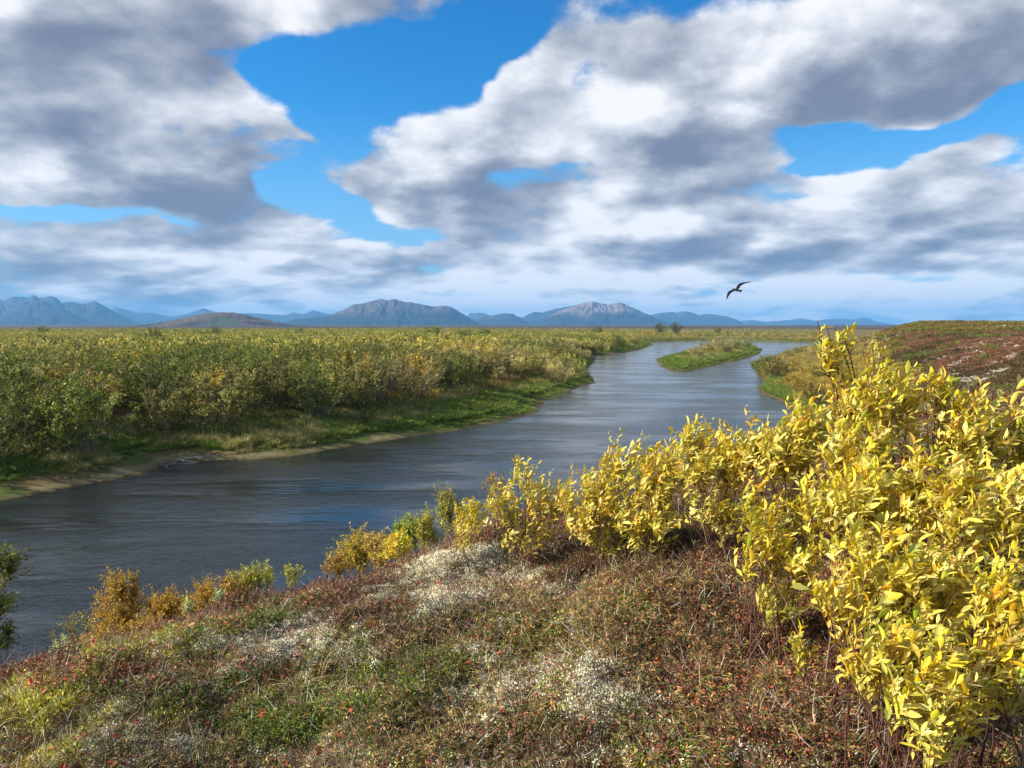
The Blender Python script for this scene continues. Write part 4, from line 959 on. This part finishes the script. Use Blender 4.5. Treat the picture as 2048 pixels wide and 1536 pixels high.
crown_shrub('thin yellow willow sprig beside the reddish heath left of the small willow', base_at(935, 3.9), [crown_px(925, 1050, 3.9, 45, 38, 26)], .034, W_YEL, 4, 7, group=WG, seed=2)
crown_shrub('yellow willow second from the left, with a pointed top against the river', base_at(1215, 3.4), [crown_px(1185, 985, 3.4, 95, 58, 110), crown_px(1235, 925, 3.4, 50, 42, 34), crown_px(1170, 1040, 3.35, 60, 30, 20)], .048, W_YEL, 6, 9, group=WG, seed=3)
crown_shrub('yellow willow with low drooping shoots, third from the left', base_at(1310, 3.3), [crown_px(1310, 945, 3.3, 110, 62, 130), crown_px(1270, 1040, 3.2, 70, 34, 30)], .048, W_YEL, 6, 9, group=WG, seed=4)
crown_shrub('dense yellow willow in the middle of the row above a dark hollow', base_at(1440, 3.1), [crown_px(1430, 915, 3.1, 125, 55, 170), crown_px(1385, 880, 3.15, 40, 30, 20)], .048, W_YEL, 6, 9, group=WG, seed=5)
crown_shrub('yellow willow left of the tall sprig, its top against the river bend', base_at(1570, 2.9), [crown_px(1550, 900, 2.9, 110, 60, 140), crown_px(1610, 850, 2.9, 60, 50, 50)], .050, W_YEL, 6, 9, group=WG, seed=6)
crown_shrub('tall bare stemmed willow sprig rising above the horizon', base_at(1770, 2.6), [crown_px(1668, 745, 2.6, 26, 28, 10), crown_px(1655, 690, 2.6, 38, 34, 13), crown_px(1690, 672, 2.6, 16, 14, 3), crown_px(1645, 650, 2.6, 5, 16, 1), crown_px(1705, 800, 2.6, 55, 45, 30)], .050, W_YEL, 2, 8, group=WG, seed=7, r0=.005, skirt=False)
crown_shrub('broad pale yellow willow in front of the rust slope', base_at(1790, 2.5), [crown_px(1760, 800, 2.5, 110, 82, 130), crown_px(1720, 900, 2.4, 110, 70, 120), crown_px(1745, 700, 2.5, 22, 28, 5)], .052, W_YEL, 7, 9, group=WG, seed=8)
crown_shrub('wind blown yellow willow against the right edge, below the rust slope', base_at(1960, 2.4), [crown_px(1930, 850, 2.4, 130, 78, 150), crown_px(2060, 870, 2.4, 80, 72, 80), crown_px(1860, 760, 2.45, 40, 26, 12)], .052, W_YEL, 7, 9, group=WG, seed=9)
crown_shrub('densest yellow willow in the middle of the right hand clump', base_at(1800, 2.1), [crown_px(1760, 985, 2.1, 150, 80, 150), crown_px(1660, 1010, 2.15, 90, 60, 60)], .052, W_YEL, 7, 9, group=WG, seed=10)
crown_shrub('large yellow willow at the right edge over a dark gap of stems', base_at(1990, 1.95), [crown_px(1950, 1010, 1.95, 160, 90, 160), crown_px(2080, 1010, 1.95, 80, 90, 60)], .052, W_YEL, 7, 9, group=WG, seed=11)
crown_shrub('low yellow willow leaning left over the rusty heath', base_at(1580, 2.3), [crown_px(1520, 1075, 2.3, 60, 50, 40), crown_px(1500, 1000, 2.35, 32, 44, 16), crown_px(1600, 1110, 2.25, 70, 40, 34)], .054, W_YEL, 5, 8, group=WG, seed=12)
crown_shrub('yellow willow with reddish stems below the densest clump', base_at(1800, 1.8), [crown_px(1760, 1130, 1.8, 140, 66, 84), crown_px(1890, 1150, 1.8, 110, 60, 66), crown_px(1660, 1190, 1.75, 66, 30, 18)], .050, W_YEL, 7, 9, group=WG, seed=13)
crown_shrub('deep yellow willow filling the lower right edge', base_at(2030, 1.6), [crown_px(2010, 1190, 1.65, 110, 80, 74), crown_px(2000, 1330, 1.55, 90, 66, 60)], .048, W_YEL, 6, 9, group=WG, seed=14, skirt=False)
crown_shrub('lowest deep yellow willow spreading over the ground at the lower right', base_at(1850, 1.55), [crown_px(1850, 1310, 1.5, 130, 56, 84), crown_px(1720, 1290, 1.55, 80, 36, 26), crown_px(1850, 1410, 1.45, 110, 46, 50)], .046, W_YEL, 6, 9, group=WG, seed=15, skirt=False)
crown_shrub('tiny yellow willow shoot alone among the rusty sprigs', base_at(1570, 1.9), [crown_px(1590, 1280, 1.85, 50, 28, 9)], .044, W_YEL, 3, 7, group=WG, seed=16)

SG = 'small shrubs at the edge of the knoll'
GOLDS = ([(.55, .32, .03), (.62, .42, .06), (.42, .24, .03), (.34, .28, .05)], [3, 2, 2, 1]); YG = ([(.50, .50, .06), (.40, .42, .05), (.62, .56, .12)], [2, 2, 1])
OLV = ([(.30, .30, .07), (.22, .22, .05), (.40, .34, .08)], [2, 2, 1]); BGR = ([(.34, .44, .04), (.24, .34, .03), (.46, .50, .08)], [3, 2, 2]); DKG = ([(.16, .22, .04), (.10, .15, .025), (.40, .44, .10)], [3, 3, 1])
def slope_base(px, Y): 
    b = base_at(px, Y); return b
def small_shrub(label, px, py, Y, rx, ry, n, leaf, pal, seed, extra=(), **kw):
    args = dict(name='small_shrub', group=SG, mat=m_small, detail=False, seed=seed, wind=(.12, 0, .08), shoot=.16 * Y / 5, r0=.004 * Y / 5, sprd=.06, ratio=.5, bark=(.14, .10, .07)); args.update(kw)
    return crown_shrub(label, slope_base(px, Y), [crown_px(px, py, Y, rx, ry, n)] + [crown_px(*e) for e in extra], leaf, pal, 6, 12, **args)
small_shrub('tall sparse golden shrub rising in front of the river at lower left', 245, 1231, 7.0, 95, 75, 476, .028, GOLDS, 31, [(235, 1172, 7.0, 56, 38, 170), (200, 1275, 6.6, 70, 34, 150)])
small_shrub('thin half bare olive shrub left of the tall golden one', 140, 1250, 7.2, 60, 40, 70, .024, OLV, 32)
small_shrub('round orange gold shrub right of the tall golden one', 335, 1218, 6.2, 60, 49, 323, .026, GOLDS, 33)
small_shrub('low orange shrub at the knoll edge right of the round orange one', 435, 1178, 6.0, 75, 33, 255, .024, GOLDS, 34)
small_shrub('yellow green shrub at the knoll edge beside the low orange one', 512, 1156, 6.2, 47, 39, 187, .026, YG, 35)
small_shrub('slim yellow green shrub behind the knoll edge', 583, 1148, 6.0, 20, 24, 36, .026, YG, 36)
small_shrub('rounded gold shrub where the knoll edge meets the dark river', 712, 1102, 6.4, 65, 54, 357, .026, ([(.62, .46, .05), (.52, .42, .06), (.40, .36, .06)], [3, 2, 1]), 37)
small_shrub('bright green shrub between the gold and the olive shrubs', 812, 1064, 6.8, 46, 40, 220, .028, BGR, 38)
small_shrub('pale yellow willow in front of the bright green shrub', 785, 1088, 5.0, 52, 28, 60, .034, W_YEL, 39, detail=True, ratio=.4)
small_shrub('tall loose olive shrub behind the knoll edge left of the small willow', 893, 1020, 7.2, 44, 66, 230, .026, ([(.40, .40, .06), (.30, .32, .05), (.44, .32, .06)], [3, 2, 1]), 40)
small_shrub('faint gold shrub showing behind the small yellow willow', 990, 965, 8.5, 28, 34, 60, .028, GOLDS, 41)
small_shrub('amber shrub low on the slope between the tall golden and round orange shrubs', 292, 1258, 6.4, 55, 33, 221, .026, GOLDS, 42)
small_shrub('brownish gold shrub at the knoll edge under the half bare olive shrub', 175, 1296, 6.0, 75, 31, 204, .024, GOLDS, 43)
small_shrub('orange brown shrub between the round orange shrub and the low orange one', 385, 1211, 6.1, 45, 28, 170, .024, GOLDS, 44)
small_shrub('olive gold shrub right of the low orange shrub', 475, 1168, 6.3, 37, 33, 153, .024, OLV, 45)
small_shrub('rust tinted willow left of the rounded gold shrub', 672, 1124, 6.0, 30, 28, 102, .024, GOLDS, 46)
small_shrub('pinkish gold willow between the gold and bright green shrubs', 758, 1096, 5.6, 42, 44, 187, .026, ([(.66, .48, .12), (.56, .44, .08), (.60, .34, .12)], [2, 2, 1]), 47)
small_shrub('green gold shrub between the bright green and tall olive shrubs', 852, 1058, 6.6, 37, 49, 221, .026, ([(.40, .44, .06), (.50, .44, .06)], [2, 2]), 48)
small_shrub('yellow willow between the tall olive shrub and the small bright willow', 940, 1030, 5.2, 44, 40, 110, .032, W_YEL, 49, detail=True, ratio=.38)
for k, (px, py, rx, ry, lab) in enumerate([(373, 1212, 10, 14, 'pale green willow shoot, leftmost of the trio by the round orange shrub'), (400, 1232, 12, 14, 'pale green willow shoot, lowest of the trio by the round orange shrub'), (437, 1195, 12, 14, 'pale green willow shoot in front of the low orange shrub')]):
    small_shrub(lab, px, py, 4.2, rx, ry, 7, .036, W_PALE, 50 + k, detail=True, ratio=.36, name='willow_shoot')
small_shrub('pale green willow shoot by the half bare olive shrub', 118, 1285, 4.6, 16, 18, 10, .030, W_PALE, 54, detail=True, ratio=.36, name='willow_shoot')
# the shrub at the left edge: its base is out of frame, branches reach in
crown_shrub('dark green shrub reaching in from the left edge over the river', base_at(-130, 5.0), [crown_px(6, 1125, 5.0, 52, 40, 130), crown_px(-10, 1215, 5.0, 60, 44, 150), crown_px(5, 1275, 5.0, 44, 34, 90), crown_px(-110, 1180, 5.0, 90, 90, 140)], .024, DKG, 6, 12,
            group=SG, name='small_shrub', mat=m_small, detail=False, seed=60, wind=(.2, 0, .1), shoot=.18, r0=.006, ratio=.55)

# driftwood on the mud bank
mdw = leaf_material('driftwood', None, 0, .85, .1)
for k, (px, py, ln_, az_, lab) in enumerate([(345, 921, 2.6, 10, 'longest grey driftwood stick at the bend of the mud bank'), (375, 917, 1.8, -25, 'short driftwood stick, middle of the three'), (405, 913, 2.0, 40, 'slanting driftwood stick at the right of the pile'), (330, 927, 1.4, -50, 'dark driftwood stick nearest the water')]):
    p = px_ground(px, py, .2); z = float(terrain(np.array([p[0]]), np.array([p[1]]))[0]); r = np.random.default_rng(70 + k)
    a = R(az_); d = np.array([math.cos(a), math.sin(a), .06])
    pts = np.linspace(-.5, .5, 9)[:, None] * ln_ * d + np.cumsum(r.normal(0, .03, (9, 3)), 0); pts[:, 2] = np.abs(pts[:, 2]) * .6 + .05
    br = bezier(pts[None, 4], pts[None, 4] + [[.2, .1, .15]], pts[None, 4] + np.array([[.45, .35, .3]]), 5)
    V, Fc, C = join([tubes(pts[None], [.07], [.03], np.array((.36, .31, .25)) * (.5 if k == 3 else 1), 7), tubes(br, [.03], [.012], np.array((.34, .29, .23)), 5)])
    o_ = bpy.data.objects.new('driftwood', new_mesh('driftwood', V, Fc, C, mdw, True)); o_.location = (p[0], p[1], z)
    link(o_, None, label=lab, category='driftwood', group='driftwood on the mud bank')

# ------------------------------------------------------------------ the gull
def gull():
    Yb = 24.0; c = px_at(1471, 579, Yb); k = Yb / F
    def P3(px, py, dy=0.0): return px_at(px, py, Yb + dy) - c
    mb = leaf_material('gull feathers', None, .0, .7, .2)
    # body rings along the axis, head upper left, tail lower right
    ax = [(1466.0, 577.2, 0.3), (1467.5, 577.6, 1.7), (1469.5, 578.4, 2.3), (1472, 579.6, 2.9), (1475, 580.6, 2.7), (1478, 581.4, 2.0), (1481, 581.9, 1.3)]
    V = []; C = []; sd_ = 10
    for i, (x, y, r0) in enumerate(ax):
        ct = P3(x, y, (-.12 + .05 * i)); rr_0 = r0 * k
        for j in range(sd_):
            a = 2 * math.pi * j / sd_; V.append(ct + np.array([math.cos(a) * .35, math.sin(a) * .9, math.cos(a) * .95]) * rr_0 * .9)
            C.append((.55, .52, .46) if i < 3 else (.20, .18, .16))
    Fq = [np.array([[i * sd_ + j, i * sd_ + (j + 1) % sd_, (i + 1) * sd_ + (j + 1) % sd_, (i + 1) * sd_ + j] for i in range(len(ax) - 1) for j in range(sd_)])]
    Fq.append(np.array([list(range(sd_))])); Fq.append(np.array([[(len(ax) - 1) * sd_ + j for j in range(sd_)][::-1]]))
    def slab(pts, col, th=.012):
        """leading/trailing pairs; thin feathered surface with real thickness"""
        vs, n = [], len(pts)
        for (lx, ly, tx, ty, dy) in pts:
            a, b = P3(lx, ly, dy), P3(tx, ty, dy + .10)
            nn = np.array([.25, -.6, .75]) * th
            vs += [a + nn * .6, (a * .6 + b * .4) + nn * 1.6, b + nn * .2, b - nn * .2, (a * .6 + b * .4) - nn, a - nn * .6]
        f = [[i * 6 + j, i * 6 + (j + 1) % 6, (i + 1) * 6 + (j + 1) % 6, (i + 1) * 6 + j] for i in range(n - 1) for j in range(6)]
        return np.array(vs), [np.array(f), np.array([list(range(6))]), np.array([[(n - 1) * 6 + j for j in range(6)][::-1]])], np.array([col] * (6 * n))
    rw = slab([(1471, 577.5, 1476, 579, 0), (1473.5, 573, 1478.5, 576.5, .05), (1476, 569, 1481, 572.5, .12), (1479, 566.8, 1484.5, 569.6, .2), (1484, 565.4, 1489, 567.4, .3), (1491, 564.5, 1495, 565.6, .42), (1499, 563.6, 1503.5, 563.4, .5)], (.10, .09, .085))
    lw = slab([(1468.5, 578, 1471, 581, 0), (1464, 579.8, 1466.5, 583, -.1), (1459.5, 581.6, 1463, 585.2, -.2), (1456, 584, 1460, 588, -.28), (1454, 588.5, 1457.5, 592, -.34), (1453, 594, 1455, 596, -.4), (1453, 598.6, 1453.6, 599.4, -.44)], (.075, .07, .068))
    tl = slab([(1478.5, 580, 1478.5, 583, .1), (1482, 579.6, 1480.5, 584.6, .16), (1484.6, 578.8, 1481.5, 585, .2)], (.09, .085, .08))
    V, Fc, C = join([(np.array(V), Fq, np.array(C)), rw, lw, tl])
    o_ = bpy.data.objects.new('gull', new_mesh('gull', V, Fc, C, mb, True)); o_.location = c
    link(o_, None, label='dark winged gull gliding above the river with wings bent', category='bird')
    bk = slab([(1464.6, 577.2, 1465.2, 577.9, -.13), (1466.2, 576.9, 1466.4, 577.8, -.12)], (.30, .22, .08), .006)
    link(bpy.data.objects.new('beak', new_mesh('beak', *bk, mat=mb)), o_)
gull()
# ------------------------------------------------------------------ haze
hm, t, o = material('haze')
pv = t.nodes.new('ShaderNodeVolumePrincipled'); pv.inputs['Density'].default_value = 0.000072
pv.inputs['Color'].default_value = (0.20, 0.55, 1.0, 1); pv.inputs['Anisotropy'].default_value = 0.0
t.links.new(pv.outputs[0], o.inputs['Volume'])
B = 21000
v = np.array([(x, y, z) for x in (-B, B) for y in (-B, B) for z in (-3.2, 470.0)], float)
f = np.array([(0, 1, 3, 2), (4, 6, 7, 5), (0, 4, 5, 1), (2, 3, 7, 6), (0, 2, 6, 4), (1, 5, 7, 3)])
link(bpy.data.objects.new('haze', new_mesh('haze', v, [f], None, hm)), kind='stuff')
